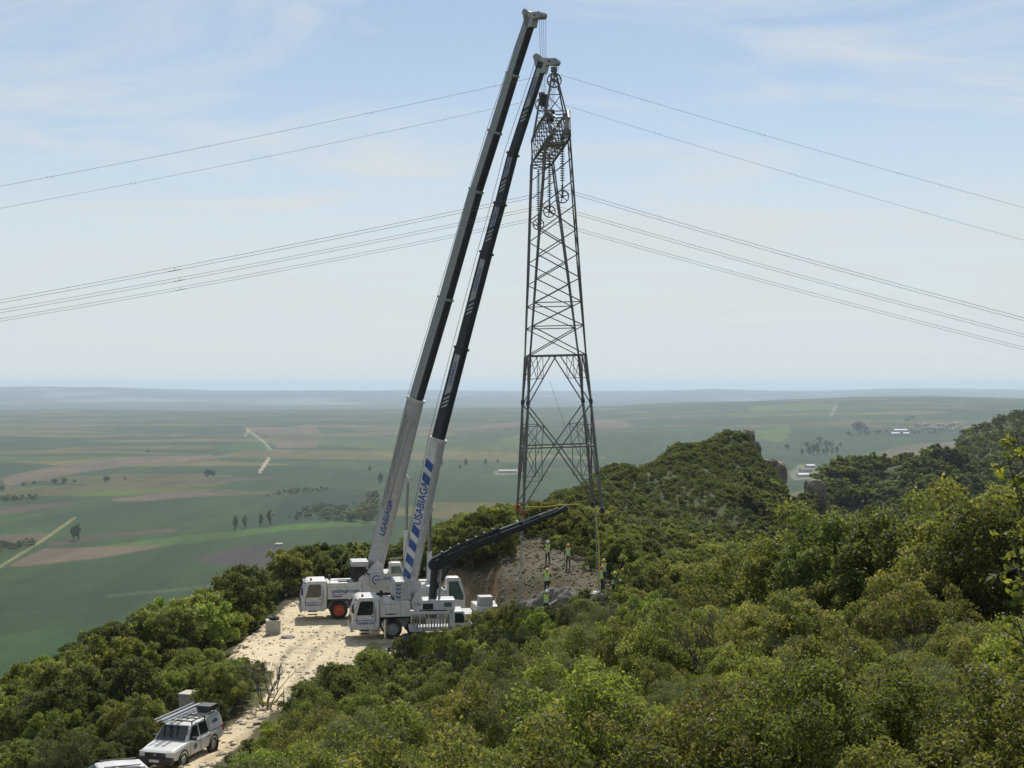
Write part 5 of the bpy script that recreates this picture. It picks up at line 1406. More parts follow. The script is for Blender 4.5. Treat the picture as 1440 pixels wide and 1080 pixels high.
for sy in (-1, 1):
    mk('side_window', M['glass'], car, lambda bm: [bm.faces.new([bm.verts.new(v) for v in ((-1.3, sy * .806, 1.0), (.75, sy * .815, 1.0), (.28, sy * .655, 1.45), (-1.25, sy * .655, 1.43))])])
    mk('roof_rail', M['black'], car, lambda bm: rod(bm, (-1.3, sy * .56, 1.53), (.2, sy * .56, 1.57), .025, seg=6))
    for x in (-1.25, 1.28): wheel(car, x, sy * .78, .31, .31, .2, 1 if sy > 0 else -1, M['steel'])
    mk('headlight', M['lamp'], cb, lambda bm: bx(bm, 1.75, 1.95, sy * .6 - .14, sy * .6 + .14, .62, .74), bevel=.02)

# ------------------------------------------------------------------ concrete blocks, disc, tape, timber
ba = on_ground(384, 103.2)
k1 = empty('concrete_box', ba, R(12), 'pale square concrete box with an old tyre on top, on the gravel pad', 'concrete box')
Box('wall', M['concrete'], k1, -.52, .52, -.5, .5, 0, 1.05, .03)
bm = bmesh.new(); lathe(bm, [(.20, -.09), (.34, -.1), (.40, 0), (.34, .1), (.20, .09), (.20, -.09)], (0.08, 0, 1.15), 'z', 22); part('tyre', bm, M['rubber'], k1, smooth=True)
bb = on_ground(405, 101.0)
bm = bmesh.new(); lathe(bm, [(.001, .10), (.42, .10), (.5, .05), (.5, 0), (.001, 0)], (0, 0, 0), 'z', 26); dk = part('flat_disc', bm, M['black'], None); dk.location = bb  # flat black disc laid on the gravel
tag(dk, 'dark round disc lying flat on the gravel pad by the concrete box', 'cover')
bb = on_ground(268, 80.0)
k2 = empty('concrete_block', bb, R(-14), 'pale concrete block standing among bushes above the pickup', 'concrete block')
Box('block', M['concrete'], k2, -.48, .48, -.5, .5, -.2, .90, .03); Box('lid', M['concrete'], k2, -.53, .53, -.55, .55, .903, 1.0, .02)
bb = on_ground(556, 93.5)
bar = empty('striped_barrier', bb, R(35), 'blue and white board leaning by the navy-boomed crane front wheel', 'barrier')
for i in range(6):
    mk('board_band', M['blue'] if i % 2 else M['grey_white'], bar, lambda bm: bx(bm, -.9 + i * .3, -.6 + i * .3, -.03, .03, .25 + i * .16, .55 + i * .16))
strut('stand', M['boom_grey'], bar, (-.6, .1, 0), (-.6, 0, .5), .05); strut('stand', M['boom_grey'], bar, (.6, .1, 0), (.6, 0, 1.2), .05)
# barrier tape across the track
ta, tb = on_ground(360, 75.5), on_ground(399, 76.5)
tp = empty('barrier_tape', ta, 0, 'yellow barrier tape strung low across the track beside a dead shrub', 'tape')
bm = bmesh.new(); prev = None
for i in range(15):
    f = i / 14; p = (tb - ta) * f + Vector((0, 0, .95 - .45 * math.sin(math.pi * f) + .04 * math.sin(9 * f)))
    q = (bm.verts.new(p), bm.verts.new(p + Vector((0.01, .02 * math.sin(7 * f), .11))))
    if prev: bm.faces.new((prev[0], q[0], q[1], prev[1]))
    prev = q
part('ribbon', bm, M['yellow'], tp)
for e in (Vector((0, 0, 0)), tb - ta): strut('stake', M['timber'], tp, e + Vector((0, 0, -.1)), e + Vector((0, 0, 1.15)), .05)

# dead shrub
def bare_shrub(p, H, label, seed=1):
    rr = random.Random(seed); V, Fc = [], []
    def grow(a, d, ln, r, lev):
        b = a + d * ln; m = (a + b) / 2 + Vector((rr.uniform(-.1, .1), rr.uniform(-.1, .1), 0)) * ln
        v, f = tube([a, m, b], [r, r * .8, r * .55], 5); o_ = len(V); V.extend(v); Fc.extend([tuple(o_ + i for i in q) for q in f])
        if lev:
            for _ in range(3):
                nd = (d + Vector((rr.uniform(-.7, .7), rr.uniform(-.7, .7), rr.uniform(-.1, .6)))).normalized()
                grow(b, nd, ln * rr.uniform(.55, .8), r * .55, lev - 1)
    e = empty('bare_shrub', p, 0, label, 'shrub')
    for i in range(5):
        an = i * 1.256; grow(Vector((math.cos(an) * .12, math.sin(an) * .12, -.15)), Vector((math.cos(an) * .4, math.sin(an) * .4, 1)).normalized(), H * .38, .05, 3)
    me = np_mesh('branches', np.array([tuple(v) for v in V]), np.array(Fc), True); me.materials.append(M['dead_wood']); link('branches', me, e)
bare_shrub(on_ground(376, 77.8), 3.0, 'leafless grey shrub beside the gravel track above the barrier tape', 3)

for i_, (px, D, H) in enumerate(((900, 62, 3.3), (1010, 40, 2.9), (620, 72, 3.0), (1150, 31, 2.4), (520, 62, 2.8), (760, 50, 2.9), (1330, 27, 2.4), (680, 80, 3.0), (960, 72, 3.4))):
    bare_shrub(on_ground(px, D), H, 'leafless grey twigs poking out of the oak scrub on the slope', 10 + i_)
    bpy.data.objects[[o_.name for o_ in COL.objects if o_.name.startswith('bare_shrub')][-1]]['group'] = 'dead shrubs in the oak scrub'
# ------------------------------------------------------------------ workers
def skin_body(pose):
    J, E, Rd = [], [], []
    def j(p, r, parent=None):
        J.append(Vector(p)); Rd.append(r if isinstance(r, tuple) else (r, r))
        if parent is not None: E.append((parent, len(J) - 1))
        return len(J) - 1
    lean = pose.get('lean', 0.0)
    pel = j((0, 0, .95), (.135, .10)); sp = j((0, -.3 * lean, 1.15), (.14, .10), pel); ch = j((0, -.75 * lean, 1.34), (.165, .11), sp)
    nk = j((0, -lean, 1.50), .055, ch); hb_ = j((0, -1.05 * lean - .01, 1.60), (.078, .09), nk); ht = j((0, -1.1 * lean, 1.70), (.07, .085), hb_)
    j((0, -1.05 * lean - .115, 1.61), .014, hb_)                       # nose
    for s in (-1, 1):
        j((s * .092, -1.05 * lean, 1.61), .012, hb_)                    # ears
        sh = j((s * .18, -.8 * lean, 1.42), .062, ch)
        el = j(Vector(pose['elbow'][s]) + Vector((0, -.6 * lean, 0)), .043, sh); wr = j(Vector(pose['wrist'][s]) + Vector((0, -.6 * lean, 0)), .03, el)
        d = (J[wr] - J[el]).normalized(); side = Vector((0, -1, 0)) if abs(d.z) > .5 else Vector((0, 0, 1))
        palm = j(J[wr] + d * .075, (.036, .024), wr)
        for k in range(4):
            off = side * ((k - 1.5) * .021)
            f1 = j(J[palm] + d * .045 + off, .009, palm); j(J[f1] + d * (.035 - .006 * abs(k - 1.2)) + Vector((-s * .018, 0, 0)), .0085, f1)
        t1 = j(J[wr] + d * .05 + side * .045, .010, wr); j(J[t1] + d * .03 + side * .012, .009, t1)
        hp = j((s * .09, 0, .90), .10, pel); kn = j(Vector(pose['knee'][s]), .066, hp); an_ = j(Vector(pose['ankle'][s]), .045, kn)
        hl = j(J[an_] + Vector((0, .03, -.045)), .04, an_); j(J[an_] + Vector((s * .02, -.15, -.05)), (.045, .03), an_)
    me = bpy.data.meshes.new('skeleton'); me.from_pydata(J, E, [])
    ob = bpy.data.objects.new('skeleton', me); COL.objects.link(ob)
    ob.modifiers.new('skin', 'SKIN'); sl = me.skin_vertices[0].data
    for i, r in enumerate(Rd): sl[i].radius = r
    sl[0].use_root = True
    sb = ob.modifiers.new('sub', 'SUBSURF'); sb.levels = 1; sb.render_levels = 1
    bpy.context.view_layer.update()
    out = bpy.data.meshes.new_from_object(ob.evaluated_get(bpy.context.evaluated_depsgraph_get())); out.name = 'body'
    bpy.data.objects.remove(ob)
    out.materials.clear()
    for m in ('dark_cloth', 'skin', 'boot'): out.materials.append(M[m])
    wr = [Vector(pose['wrist'][s]) + Vector((0, -.6 * lean, 0)) for s in (-1, 1)]
    for p in out.polygons:
        c = p.center; p.use_smooth = True
        hand = any((c - w).length < .19 and (c - w).dot(w - (Vector(pose['elbow'][s]) + Vector((0, -.6 * lean, 0)))) > 0 for w, s in zip(wr, (-1, 1)))
        p.material_index = 1 if (c.z > 1.50 or hand) else 2 if c.z < .16 else 0
    # vest shell lifted off the torso
    bm = bmesh.new(); bm.from_mesh(out)
    bmesh.ops.delete(bm, geom=[f for f in bm.faces if not (.93 < f.calc_center_median().z < 1.49 and abs(f.calc_center_median().x) < .175)], context='FACES')
    bm.normal_update()
    for v in bm.verts: v.co += v.normal * .022
    for f in bm.faces: f.material_index = 0
    vest = bpy.data.meshes.new('vest'); bm.to_mesh(vest); vest.materials.append(M['hivis'])
    zs = [f for f in bm.faces]
    bmesh.ops.delete(bm, geom=[f for f in bm.faces if not (1.05 < f.calc_center_median().z < 1.13 or 1.22 < f.calc_center_median().z < 1.27)], context='FACES')
    for v in bm.verts: v.co += v.normal * .006
    tape = bpy.data.meshes.new('tape'); bm.to_mesh(tape); tape.materials.append(M['reflect']); bm.free()
    return out, vest, tape, lean
POSES = {
 'stand': {'elbow': {-1: (-.25, .03, 1.15), 1: (.25, .03, 1.15)}, 'wrist': {-1: (-.25, -.06, .92), 1: (.25, -.06, .92)}, 'knee': {-1: (-.10, -.02, .50), 1: (.10, -.02, .50)}, 'ankle': {-1: (-.11, .02, .09), 1: (.12, .02, .09)}},
 'akimbo': {'elbow': {-1: (-.36, .06, 1.18), 1: (.25, .03, 1.15)}, 'wrist': {-1: (-.19, -.08, 1.02), 1: (.26, -.05, .92)}, 'knee': {-1: (-.12, -.03, .50), 1: (.13, .0, .50)}, 'ankle': {-1: (-.15, .02, .09), 1: (.17, .04, .09)}},
 'reach': {'elbow': {-1: (-.26, -.16, 1.22), 1: (.26, -.16, 1.24)}, 'wrist': {-1: (-.16, -.38, 1.18), 1: (.16, -.38, 1.22)}, 'knee': {-1: (-.11, -.05, .50), 1: (.11, .0, .50)}, 'ankle': {-1: (-.13, .0, .09), 1: (.13, .06, .09)}, 'lean': .12},
}
BODIES = {k: skin_body(v) for k, v in POSES.items()}
def helmet_mesh(mat):
    bm = bmesh.new(); lathe(bm, [(.155, 0), (.125, .012), (.118, .06), (.09, .115), (.045, .14), (.001, .145)], (0, 0, 0), 'z', 16)
    return mesh_of(bm, 'helmet', mat, True)
HELM = {k: helmet_mesh(M['helmet_' + k]) for k in ('white', 'orange', 'yellow')}
def person(px, D, rz, pose, helm, label, vest=True, dz=0.0):
    p = on_ground(px, D); p.z += dz
    e = empty('person', p, rz, label, 'person')
    b_, v_, t_, lean = BODIES[pose]
    link('body', b_, e)
    if vest:
        vv = link('vest', v_, e); link('reflective_tape', t_, vv)
    h = link('helmet', HELM[helm], e); h.location = (0, -1.08 * lean, 1.675)
    return e
person(770, 106.0, R(20), 'akimbo', 'white', 'person in white helmet and yellow vest standing on the bare ground')
person(799, 105.0, R(-15), 'stand', 'orange', 'person in orange helmet and yellow vest standing with arms down on bare ground')
person(769, 99.6, R(170), 'reach', 'yellow', 'person in yellow helmet seen from behind at the edge of the foundation pit')
person(768, 95.2, R(160), 'reach', 'white', 'person in white helmet and pale vest bending inside the foundation pit')
person(847, 99.2, R(120), 'stand', 'orange', 'person in orange helmet and yellow vest beside the yellow strap')
person(849, 101.5, R(200), 'stand', 'yellow', 'person half hidden behind the worker beside the yellow strap')
person(862, 98.2, R(80), 'reach', 'yellow', 'person in yellow helmet and vest stooping at the edge of the scrub')
person(876, 100.2, R(150), 'stand', 'orange', 'person in dark clothes and orange helmet without a vest among bushes', vest=False)
person(727, 117.0, R(30), 'stand', 'white', 'person in dark clothes and white helmet behind the black loader boom', vest=False)

# ------------------------------------------------------------------ foundation work under the pylon
for px, D, ytop, lab in ((729, 98.0, 724, 'new pale steel leg post standing on the pit footing by the loader boom tip'), (841, 98.5, 720, 'new pale steel leg post with a yellow strap hanging down it')):
    g0 = on_ground(px, D); top = P(px + (5 if px < 800 else -4), ytop, D)
    e = empty('leg_post', g0, 0, lab, 'post')
    tl = top - g0
    for ox, oy in ((0, 0), (.12, 0), (0, .12)): strut('post_angle', M['boom_grey'], e, (ox, oy, -.1), tl + Vector((ox, oy, 0)), .045)
    for i in range(9):
        f = i / 9; strut('post_lacing', M['boom_grey'], e, tl * f, tl * (f + .1) + Vector((.12, 0, 0)), .02)
    Box('footing', M['concrete'], e, -.35, .45, -.35, .45, -.3, .12, .02)
bm = bmesh.new(); gx_, gy_ = 44, 14; grid = []
for i in range(gx_ + 1):
    row = []
    for jx in range(gy_ + 1):
        u_, v_ = i / gx_, jx / gy_; px_ = 716 + 96 * u_; D_ = 96.6 + 2.4 * v_
        x_ = (px_ - 720) / FPX * D_; prof_ = max(0, math.sin(math.pi * v_)) ** .8 * max(0, math.sin(math.pi * u_)) ** .35
        hgt_ = prof_ * (.95 + .35 * float(fbm(np.array(x_ * 1.3), np.array(D_ * 1.3), 3, 91)) + .25 * float(fbm(np.array(x_ * 4), np.array(D_ * 4), 2, 92)))
        row.append(bm.verts.new((x_, D_, float(zg(x_, D_)) - .06 + hgt_)))
    grid.append(row)
for i in range(gx_):
    for jx in range(gy_): bm.faces.new((grid[i][jx], grid[i + 1][jx], grid[i + 1][jx + 1], grid[i][jx + 1]))
tag(part('spoil_heap', bm, M['spoil'], None), 'grey heap of dug stones along the foundation pit', 'heap')
st = wire('lifting_strap', M['yellow'], None, [P(838, 728, 98.2), P(842, 760, 98.2), P(843, 800, 98.2), P(841, 826, 98.2)], .045, 6); tag(st, 'yellow webbing strap hanging down beside a pale leg post', 'strap')
st = wire('spreader_strap', M['yellow'], None, [P(736, 713, 98), P(765, 713, 98), P(790, 710, 98.5), P(818, 709, 99)], .035, 6); tag(st, 'yellow strap stretched level between the pylon feet', 'strap')
for (sx, sy, mt) in ((-1, -1, 'red'), (-1, 1, 'red'), (1, -1, 'black'), (1, 1, 'black')):
    mk('foot_clamp', M[mt], TW, bx, sx * 2.72 - .15, sx * 2.72 + .15, sy * 2.42 - .15, sy * 2.42 + .15, -.36, .02, bevel=.03)
def guy(pts, label, r=.007, mat='timber'):
    w_ = wire('guy_rope', M[mat], None, pts, r, 4); tag(w_, label, 'rope')
guy([tower_m @ Vector((2.2, -2.2, 2.0)), on_ground(1000, 90) + Vector((0, 0, 1.6))], 'pale rope slanting from the pylon leg down into the scrub')
guy([tower_m @ Vector((2.2, -2.2, 3.0)), on_ground(1020, 88) + Vector((0, 0, 1.6))], 'second pale rope slanting from higher on the pylon leg into the scrub')
guy([tower_m @ Vector((-.4, 0, 8.8)), tower_m @ Vector((1.0, 0, 4.3))], 'thin rope hanging slack inside the pylon body', .012, 'rope')
def beam(px0, py0, px1, py1, D, w, name, mat, label, cat):
    a, b = P(px0, py0, D), P(px1, py1, D)
    bm = bmesh.new(); t = (b - a); rod(bm, (0, 0, 0), t, w, seg=4)
    o_ = part(name, bm, mat, None); o_.location = a; tag(o_, label, cat)
zA = on_ground(696, 100); zB = on_ground(726, 101)
def ground_beam(pa, pb, w, name, mat, label, cat, lift=.08):
    a, b = on_ground(*pa) + Vector((0, 0, lift)), on_ground(*pb) + Vector((0, 0, lift))
    bm = bmesh.new(); rod(bm, (0, 0, 0), b - a, w, seg=6); o_ = part(name, bm, mat, None); o_.location = a; tag(o_, label, cat)
ground_beam((697, 103.5), (727, 103.0), .07, 'pipe', M['helmet_white'], 'white pipe lying across the top of the earth bank', 'pipe', .12)
ground_beam((740, 95.6), (748, 94.2), .09, 'timber_post', M['timber'], 'pale timber lying at the edge of the foundation pit', 'timber', .5)
ground_beam((744, 95.5), (783, 97.0), .08, 'timber_beam', M['timber'], 'long pale timber beam laid beside the foundation pit', 'timber', .35)
ground_beam((832, 97.2), (848, 96.6), .10, 'pipe', M['helmet_white'], 'short white pipe at the foot of the strapped leg post', 'pipe', .3)
for px, D, mt, lab in ((708, 97.5, 'yellow', 'yellow tool bag on the earth bank'), (718, 97.0, 'black', 'black tool case on the earth bank'), (727, 96.6, 'helmet_white', 'white sack lying by the foundation pit'), (738, 96.8, 'blue', 'blue tool bag beside the white sack')):
    p = on_ground(px, D)
    bm = bmesh.new(); body_shell(bm, [(-.32, .12, .16, .1, 0, .15, .26), (-.2, .17, .2, .12, 0, .2, .34), (.2, .17, .2, .12, 0, .2, .33), (.32, .12, .16, .1, 0, .15, .25)])
    e = empty('tool_bag', p, random.uniform(0, 3), lab, 'bag'); part('bag_body', bm, M[mt], e, .03)
    mk('handle', M['black'], e, lambda bm: [rod(bm, (-.12, 0, .3), (-.08, 0, .44), .015, seg=5), rod(bm, (-.08, 0, .44), (.08, 0, .44), .015, seg=5), rod(bm, (.08, 0, .44), (.12, 0, .3), .015, seg=5)])

# ------------------------------------------------------------------ rocks of the crag, loose stones
def rock(p, w, d, h, label, seed, name='rock_outcrop'):
    bm = bmesh.new(); bmesh.ops.create_icosphere(bm, subdivisions=4, radius=1.0)
    rs = np.random.default_rng(seed); off = rs.uniform(0, 50, 3)
    for v in bm.verts:
        c = v.co
        c.x = math.copysign(abs(c.x) ** .55, c.x); c.y = math.copysign(abs(c.y) ** .55, c.y); c.z = math.copysign(abs(c.z) ** .6, c.z)
        q = float(fbm(np.array(c.x * 1.6 + off[0] + c.z * .4), np.array(c.y * 1.6 + c.z * 1.1 + off[1]), 4, seed))
        crack = abs(float(fbm(np.array(c.x * 4 + off[2]), np.array(c.y * 4 + c.z * .6), 2, seed + 9)))
        c *= 1 + .26 * q - .16 * max(0, .14 - crack) / .14
        v.co = Vector((c.x * w / 2, c.y * d / 2, c.z * h / 2))
    o_ = part(name, bm, M['cliff'], None); o_.location = p; tag(o_, label, 'rock'); return o_
q = on_ground(1147, 303); rock(q + Vector((0, 0, 2.2)), 4.4, 5, 8.0, 'isolated dark rock pinnacle standing in the saddle below the crag', 1)
q = on_ground(1056, 384); rock(P(1053, 621, 385), 3.0, 7, 6.5, 'sheer pale rock face at the top of the crag', 2)
rock(P(1058, 637, 383), 4.2, 6, 6.5, 'broken rock shoulder under the sheer crag face', 3)
rock(P(1094, 668, 384), 4.5, 6, 7.0, 'dark rock step at the foot of the crag', 4)
rock(P(1082, 657, 384), 4.0, 6, 4.5, 'grey ledge between crag face and rock step', 5)
SV, SF = [], []
SV2, SF2, kept2 = [], [], 0
rs = np.random.default_rng(21)
ico = bmesh.new(); bmesh.ops.create_icosphere(ico, subdivisions=1, radius=1.0)
iv = np.array([tuple(v.co) for v in ico.verts]); iff = np.array([[v.index for v in f.verts] for f in ico.faces]); ico.free()
npx = np.concatenate([rs.uniform(60, 870, 9000), rs.uniform(640, 870, 2600)]); nD = np.concatenate([rs.uniform(54, 126, 9000), rs.uniform(92, 124, 2600)]); kept = 0
inb = poly_in(npx, nD, PAD) | poly_in(npx, nD, SITE) | poly_in(npx, nD, BANK)
def edge_near(px, D):
    o_ = 0
    for dx, dd in ((14, 0), (-14, 0), (0, 2.2), (0, -2.2)):
        o_ = o_ | ~(poly_in(px + dx, D + dd, PAD) | poly_in(px + dx, D + dd, SITE) | poly_in(px + dx, D + dd, BANK))
    return o_
edg = edge_near(npx, nD)
for px, D, i_, e_ in zip(npx, nD, inb, edg):
    if not i_ or (not e_ and rs.random() > .55): continue
    x = (px - 720) / FPX * D; z = float(zg(x, D)); s = (rs.uniform(.03, .11) if D < 200 else 0) if not e_ else rs.uniform(.05, .24) ** 1.15
    if rs.random() < .02: s *= 2
    v = iv * (1 + .3 * rs.normal(size=(len(iv), 1))) * np.array([1.2, 1, .7]) * s
    a = rs.uniform(0, 6.28); ca2, sa2 = math.cos(a), math.sin(a)
    v = np.stack([v[:, 0] * ca2 - v[:, 1] * sa2, v[:, 0] * sa2 + v[:, 1] * ca2, v[:, 2]], 1) + np.array([x, D, z + s * .25])
    if poly_in(np.array(px), np.array(D), PAD): SF.append(iff + kept * len(iv)); SV.append(v); kept += 1
    else: SF2.append(iff + kept2 * len(iv)); SV2.append(v); kept2 += 1
me = np_mesh('rubble', np.concatenate(SV), np.concatenate(SF)); me.materials.append(M['rock'])
tag(link('rubble', me), 'loose limestone rubble along the edges of the gravel pad', None, None, 'stuff')

me = np_mesh('stones', np.concatenate(SV2), np.concatenate(SF2)); me.materials.append(M['site_stone'])
tag(link('stones', me), 'brown and grey stones strewn over the bare ground under the pylon', None, None, 'stuff')

# ------------------------------------------------------------------ trees, hedges and buildings out on the plain
_dl = np.geomspace(480, 14000, 6000)
def plain_pt(px, py):
    xs = (px - 720) / FPX * _dl; zs = zg(xs, _dl); yy = 540 - FPX * zs / _dl
    vis = np.minimum.accumulate(yy)
    i = int(np.argmax((yy <= py) & (yy <= vis + 1e-6)))
    return Vector((xs[i], _dl[i], zs[i]))
far_leaf = [PROTO[(3, k_)][0] for k_ in range(4)]
def plain_tree(px, py, hpx, wid, label, group, kd=1):
    p = plain_pt(px, py); h = hpx / FPX * p.y
    cr, tr_, H0, R0 = far_leaf[kd]
    e = empty('poplar_tree' if wid < .5 else 'field_tree', p, random.uniform(0, 6), label, 'tree', group)
    s = h / H0; e.scale = (s * wid * 1.2, s * wid * 1.2, s)
    link('crown', cr, e); link('trunk', tr_, e)
for px, py, hp in ((103, 760, 21), (109, 760, 23)): plain_tree(px, py, hp, .30, 'narrow dark poplar of the pair by the pale farm track', 'pair of poplars by the farm track')
for px, py, hp in ((331, 745, 20), (344, 744, 19), (367, 741, 18), (379, 739, 22)): plain_tree(px, py, hp, .30, 'narrow dark poplar in the row of four beside the bright green field', 'row of poplars by the bright field')
for px, py, hp in ((535, 680, 15), (520, 663, 8), (647, 660, 7), (700, 652, 6), (655, 655, 10), (683, 654, 9), (621, 655, 9)): plain_tree(px, py, hp, .45, 'lone dark tree among the fields behind the crane booms', 'lone trees behind the booms')
for px, py, hp in ((33, 683, 5), (48, 681, 5), (77, 681, 8), (90, 680, 9), (150, 678, 9), (105, 679, 4), (176, 675, 4), (3, 690, 7), (292, 670, 11), (299, 670, 9), (208, 637, 4)): plain_tree(px, py, hp, .9, 'small dark round tree standing alone in the green fields', 'scattered round trees on the plain')
for px, py, hp in ((1128, 640, 9), (1138, 640, 13), (1143, 640, 16), (1150, 640, 18), (1158, 639, 9), (1163, 639, 12), (1170, 638, 9), (1177, 638, 11)): plain_tree(px, py, hp, .42, 'dark cypress-like tree in the farm windbreak below the crag', 'farm windbreak trees')
for px, py, hp in ((1107, 632, 8), (1135, 630, 9), (1153, 623, 9), (1162, 629, 10), (1168, 629, 9), (1204, 606, 12), (1210, 606, 13), (1217, 608, 9), (1193, 612, 6), (1182, 628, 6)): plain_tree(px, py, hp, .8, 'rounded hazy tree in the valley between crag and village', 'valley trees near the village')
hedge = []
rs = np.random.default_rng(8)
def hedge_area(n, poly, hmin, hmax):
    xs_ = [a for a, b in poly]; ys_ = [b for a, b in poly]; c_ = 0
    while c_ < n:
        px, py = rs.uniform(min(xs_), max(xs_)), rs.uniform(min(ys_), max(ys_))
        if not poly_in(np.array(px), np.array(py), poly): continue
        p = plain_pt(px, py); hedge.append((p.x, p.y, p.z, rs.uniform(hmin, hmax), int(rs.choice([0, 1, 1])), p.y, px)); c_ += 1
hedge_area(90, [(390, 732), (430, 716), (480, 712), (530, 706), (530, 730), (470, 735)], 3, 8)
hedge_area(60, [(370, 700), (400, 690), (450, 686), (470, 690), (400, 697)], 2, 5)
hedge_area(26, [(488, 735), (512, 722), (520, 700), (530, 700), (526, 735)], 9, 16)
hedge_area(60, [(-60, 772), (0, 765), (48, 762), (45, 772), (0, 778), (-60, 786)], 4, 6)
hedge_area(40, [(0, 700), (52, 698), (52, 704), (0, 706)], 3, 5)
hedge_area(30, [(1190, 612), (1250, 606), (1250, 610), (1195, 615)], 4, 8)
hedge_area(60, [(1258, 612), (1270, 600), (1345, 598), (1350, 606), (1300, 612)], 4, 9)
hedge_area(24, [(1270, 592), (1285, 584), (1290, 584), (1276, 594)], 4, 7)
scatter('hedgerow', hedge, 'dark scrub, hedges and thickets scattered over the plain', lambda D: 3)
def building(px, py, w, d, h, wall, roofm, label, cat, group=None, rz=0.0, name='farm_building'):
    p = plain_pt(px, py); e = empty(name, p, rz, label, cat, group)
    Box('wall', wall, e, -w / 2, w / 2, -d / 2, d / 2, -2, h, 0)
    bm = bmesh.new(); rh = d * .22
    A = [(-w / 2 - .4, -d / 2 - .5, h + .01), (-w / 2 - .4, 0, h + rh), (-w / 2 - .4, d / 2 + .5, h + .01)]
    va = [bm.verts.new(v) for v in A]; vb = [bm.verts.new((-x, y, z)) for x, y, z in A]
    bm.faces.new(va); bm.faces.new(vb[::-1])
    for i in range(3): bm.faces.new((va[i], vb[i], vb[(i + 1) % 3], va[(i + 1) % 3]))
    part('roof', bm, roofm, e)
    for i in range(max(2, int(w // 7))): mk('window', M['glass'], e, bx, -w / 2 + w * (i + .35) / max(2, int(w // 7)), -w / 2 + w * (i + .35) / max(2, int(w // 7)) + 1.4, -d / 2 - .05, -d / 2 + .02, h * .45, h * .45 + 1.3)
building(1259, 612, 24, 14, 6, M['shed_white'], M['shed_white'], 'small white farm shed beside the long shed at the village edge', 'shed')
building(1266, 608, 42, 18, 7, M['shed_white'], M['shed_white'], 'long white farm shed at the edge of the village', 'shed', None, .1)
building(1274, 612, 18, 14, 6, M['shed_white'], M['shed_white'], 'short white shed on the village side of the long shed', 'shed')
rs = random.Random(4)
for i in range(18):
    building(1284 + i * 3.9 + rs.uniform(-2, 2), 603 + rs.uniform(-5, 6) - i * .15, rs.uniform(12, 20), rs.uniform(9, 13), rs.uniform(5, 8), M['wall_pale'], M['roof'], 'small village house with tiled roof in the hazy valley', 'house', 'houses of the far village', rs.uniform(-.6, .6), 'village_house')
building(1139, 658, 18, 12, 5, M['wall_pale'], M['shed_white'], 'farm barn with a bright white roof below the crag', 'barn', None, .3)
building(1133, 664, 22, 13, 5, M['wall_pale'], M['roof'], 'farm barn with a reddish roof below the crag', 'barn', None, .2)
building(1129, 671, 20, 12, 5, M['shed_white'], M['shed_white'], 'pale grey farm shed in the dirt yard below the crag', 'shed', None, .2)
building(714, 665, 36, 12, 4, M['shed_white'], M['wall_pale'], 'long pale greenhouse in the fields beyond the pylon leg', 'greenhouse', None, .02)
building(392, 768, 7, 5, 2.4, M['wall_pale'], M['wall_pale'], 'small pale hut at the corner of the dark ploughed field', 'hut', None, .4)

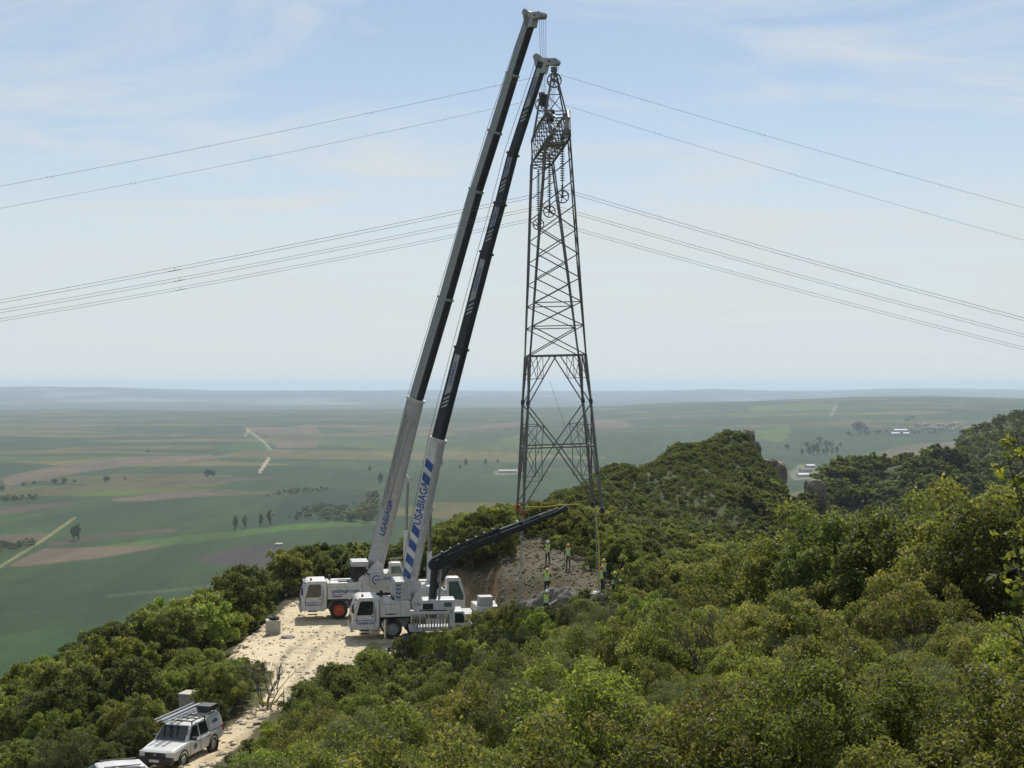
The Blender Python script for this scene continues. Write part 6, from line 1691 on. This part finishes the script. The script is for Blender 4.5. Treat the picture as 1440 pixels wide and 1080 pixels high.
# ------------------------------------------------------------------ near oak sprays at the right edge
def leaf_spray(root, tips, label, seed):
    rs_ = np.random.default_rng(seed)
    e = empty('oak_sapling', root, 0, label, 'sapling')
    V, Fc, LV, LF, LT_ = [], [], [], [], []
    for tip in tips:
        d = Vector(tip)
        mid_ = d * .55 + Vector((.22, .05, -.05))
        pts_ = [Vector((0, 0, 0)), mid_, d]
        crv = [pts_[0].lerp(pts_[1], f).lerp(pts_[1].lerp(pts_[2], f), f) for f in np.linspace(0, 1, 10)]
        v, f = tube(crv, list(np.linspace(.008, .002, 10)), 6); o_ = len(V); V.extend(v); Fc.extend([tuple(o_ + i for i in q_) for q_ in f])
        for tw in range(34):
            f_ = 1 - .5 * rs_.random() ** 1.4; fi_ = f_ * 8.999; b_ = crv[int(fi_)].lerp(crv[int(fi_) + 1], fi_ % 1)
            td = Vector((rs_.uniform(-1, .7), rs_.uniform(-.8, .8), rs_.uniform(-.4, .9))).normalized(); tl_ = rs_.uniform(.04, .11)
            v, f = tube([b_, b_ + td * tl_], [.003, .0015], 4); o_ = len(V); V.extend(v); Fc.extend([tuple(o_ + i for i in q_) for q_ in f])
            for lf in range(8):
                c = b_ + td * tl_ * rs_.uniform(.3, 1.05); a = (td + Vector(rs_.normal(size=3)) * .7).normalized()
                nr_ = a.cross(Vector(rs_.normal(size=3))).normalized(); s_ = a.cross(nr_); L_ = rs_.uniform(.020, .036); o_ = len(LV)
                for (u_, w_) in ((0, 0), (.3, .26), (.65, .28), (1, 0), (.65, -.28), (.3, -.26)):
                    LV.append(c + a * L_ * u_ + s_ * L_ * w_ + nr_ * L_ * (.10 * abs(w_) * 3 - .25 * u_ * u_))
                LF.append([o_ + i for i in range(6)]); LT_.append(rs_.uniform(.15, .85))
    me = np_mesh('stems', np.array([tuple(v) for v in V]), np.array(Fc), True); me.materials.append(M['bark']); link('stems', me, e)
    me = np_mesh('leaves', np.array([tuple(v) for v in LV]), np.array(LF)); me.materials.append(LEAF[3])
    at_ = me.attributes.new('tint', 'FLOAT', 'FACE'); at_.data.foreach_set('value', np.array(LT_, np.float32)); link('leaves', me, e)
rt = Vector((2.15, 4.7, float(zg(2.15, 4.7))))
leaf_spray(rt, [P(px, py, D) - rt for px, py, D in ((1428, 608, 4.7), (1418, 648, 4.5), (1434, 690, 4.6), (1428, 775, 4.5), (1436, 730, 4.8), (1430, 870, 4.4), (1440, 830, 4.9), (1450, 640, 4.7), (1452, 910, 4.5), (1462, 630, 5.0), (1462, 760, 4.7))],
           'bright leafy oak spray rising close by the viewpoint', 6)

# ------------------------------------------------------------------ the air: one closed box of even haze
hb = bmesh.new()
bmesh.ops.create_cube(hb, size=1.0)
for vv in hb.verts:
    vv.co = Vector((vv.co.x * 62000, vv.co.y * 62000, -109 + vv.co.z * 288))
hm = bpy.data.meshes.new('haze'); hb.to_mesh(hm); hb.free()
hmat = bpy.data.materials.new('haze_air'); hmat.use_nodes = True
hn = hmat.node_tree.nodes; hn.clear()
ho = hn.new('ShaderNodeOutputMaterial'); hv = hn.new('ShaderNodeVolumePrincipled')
hv.inputs['Color'].default_value = (0.70, 0.86, 1.0, 1)
hv.inputs['Density'].default_value = 0.000057
hv.inputs['Anisotropy'].default_value = 0.2
hmat.node_tree.links.new(hv.outputs[0], ho.inputs['Volume'])
haze = link('haze', hm, None, hmat)
tag(haze, 'pale blue haze lying over the plain and far hills', None, None, 'stuff')
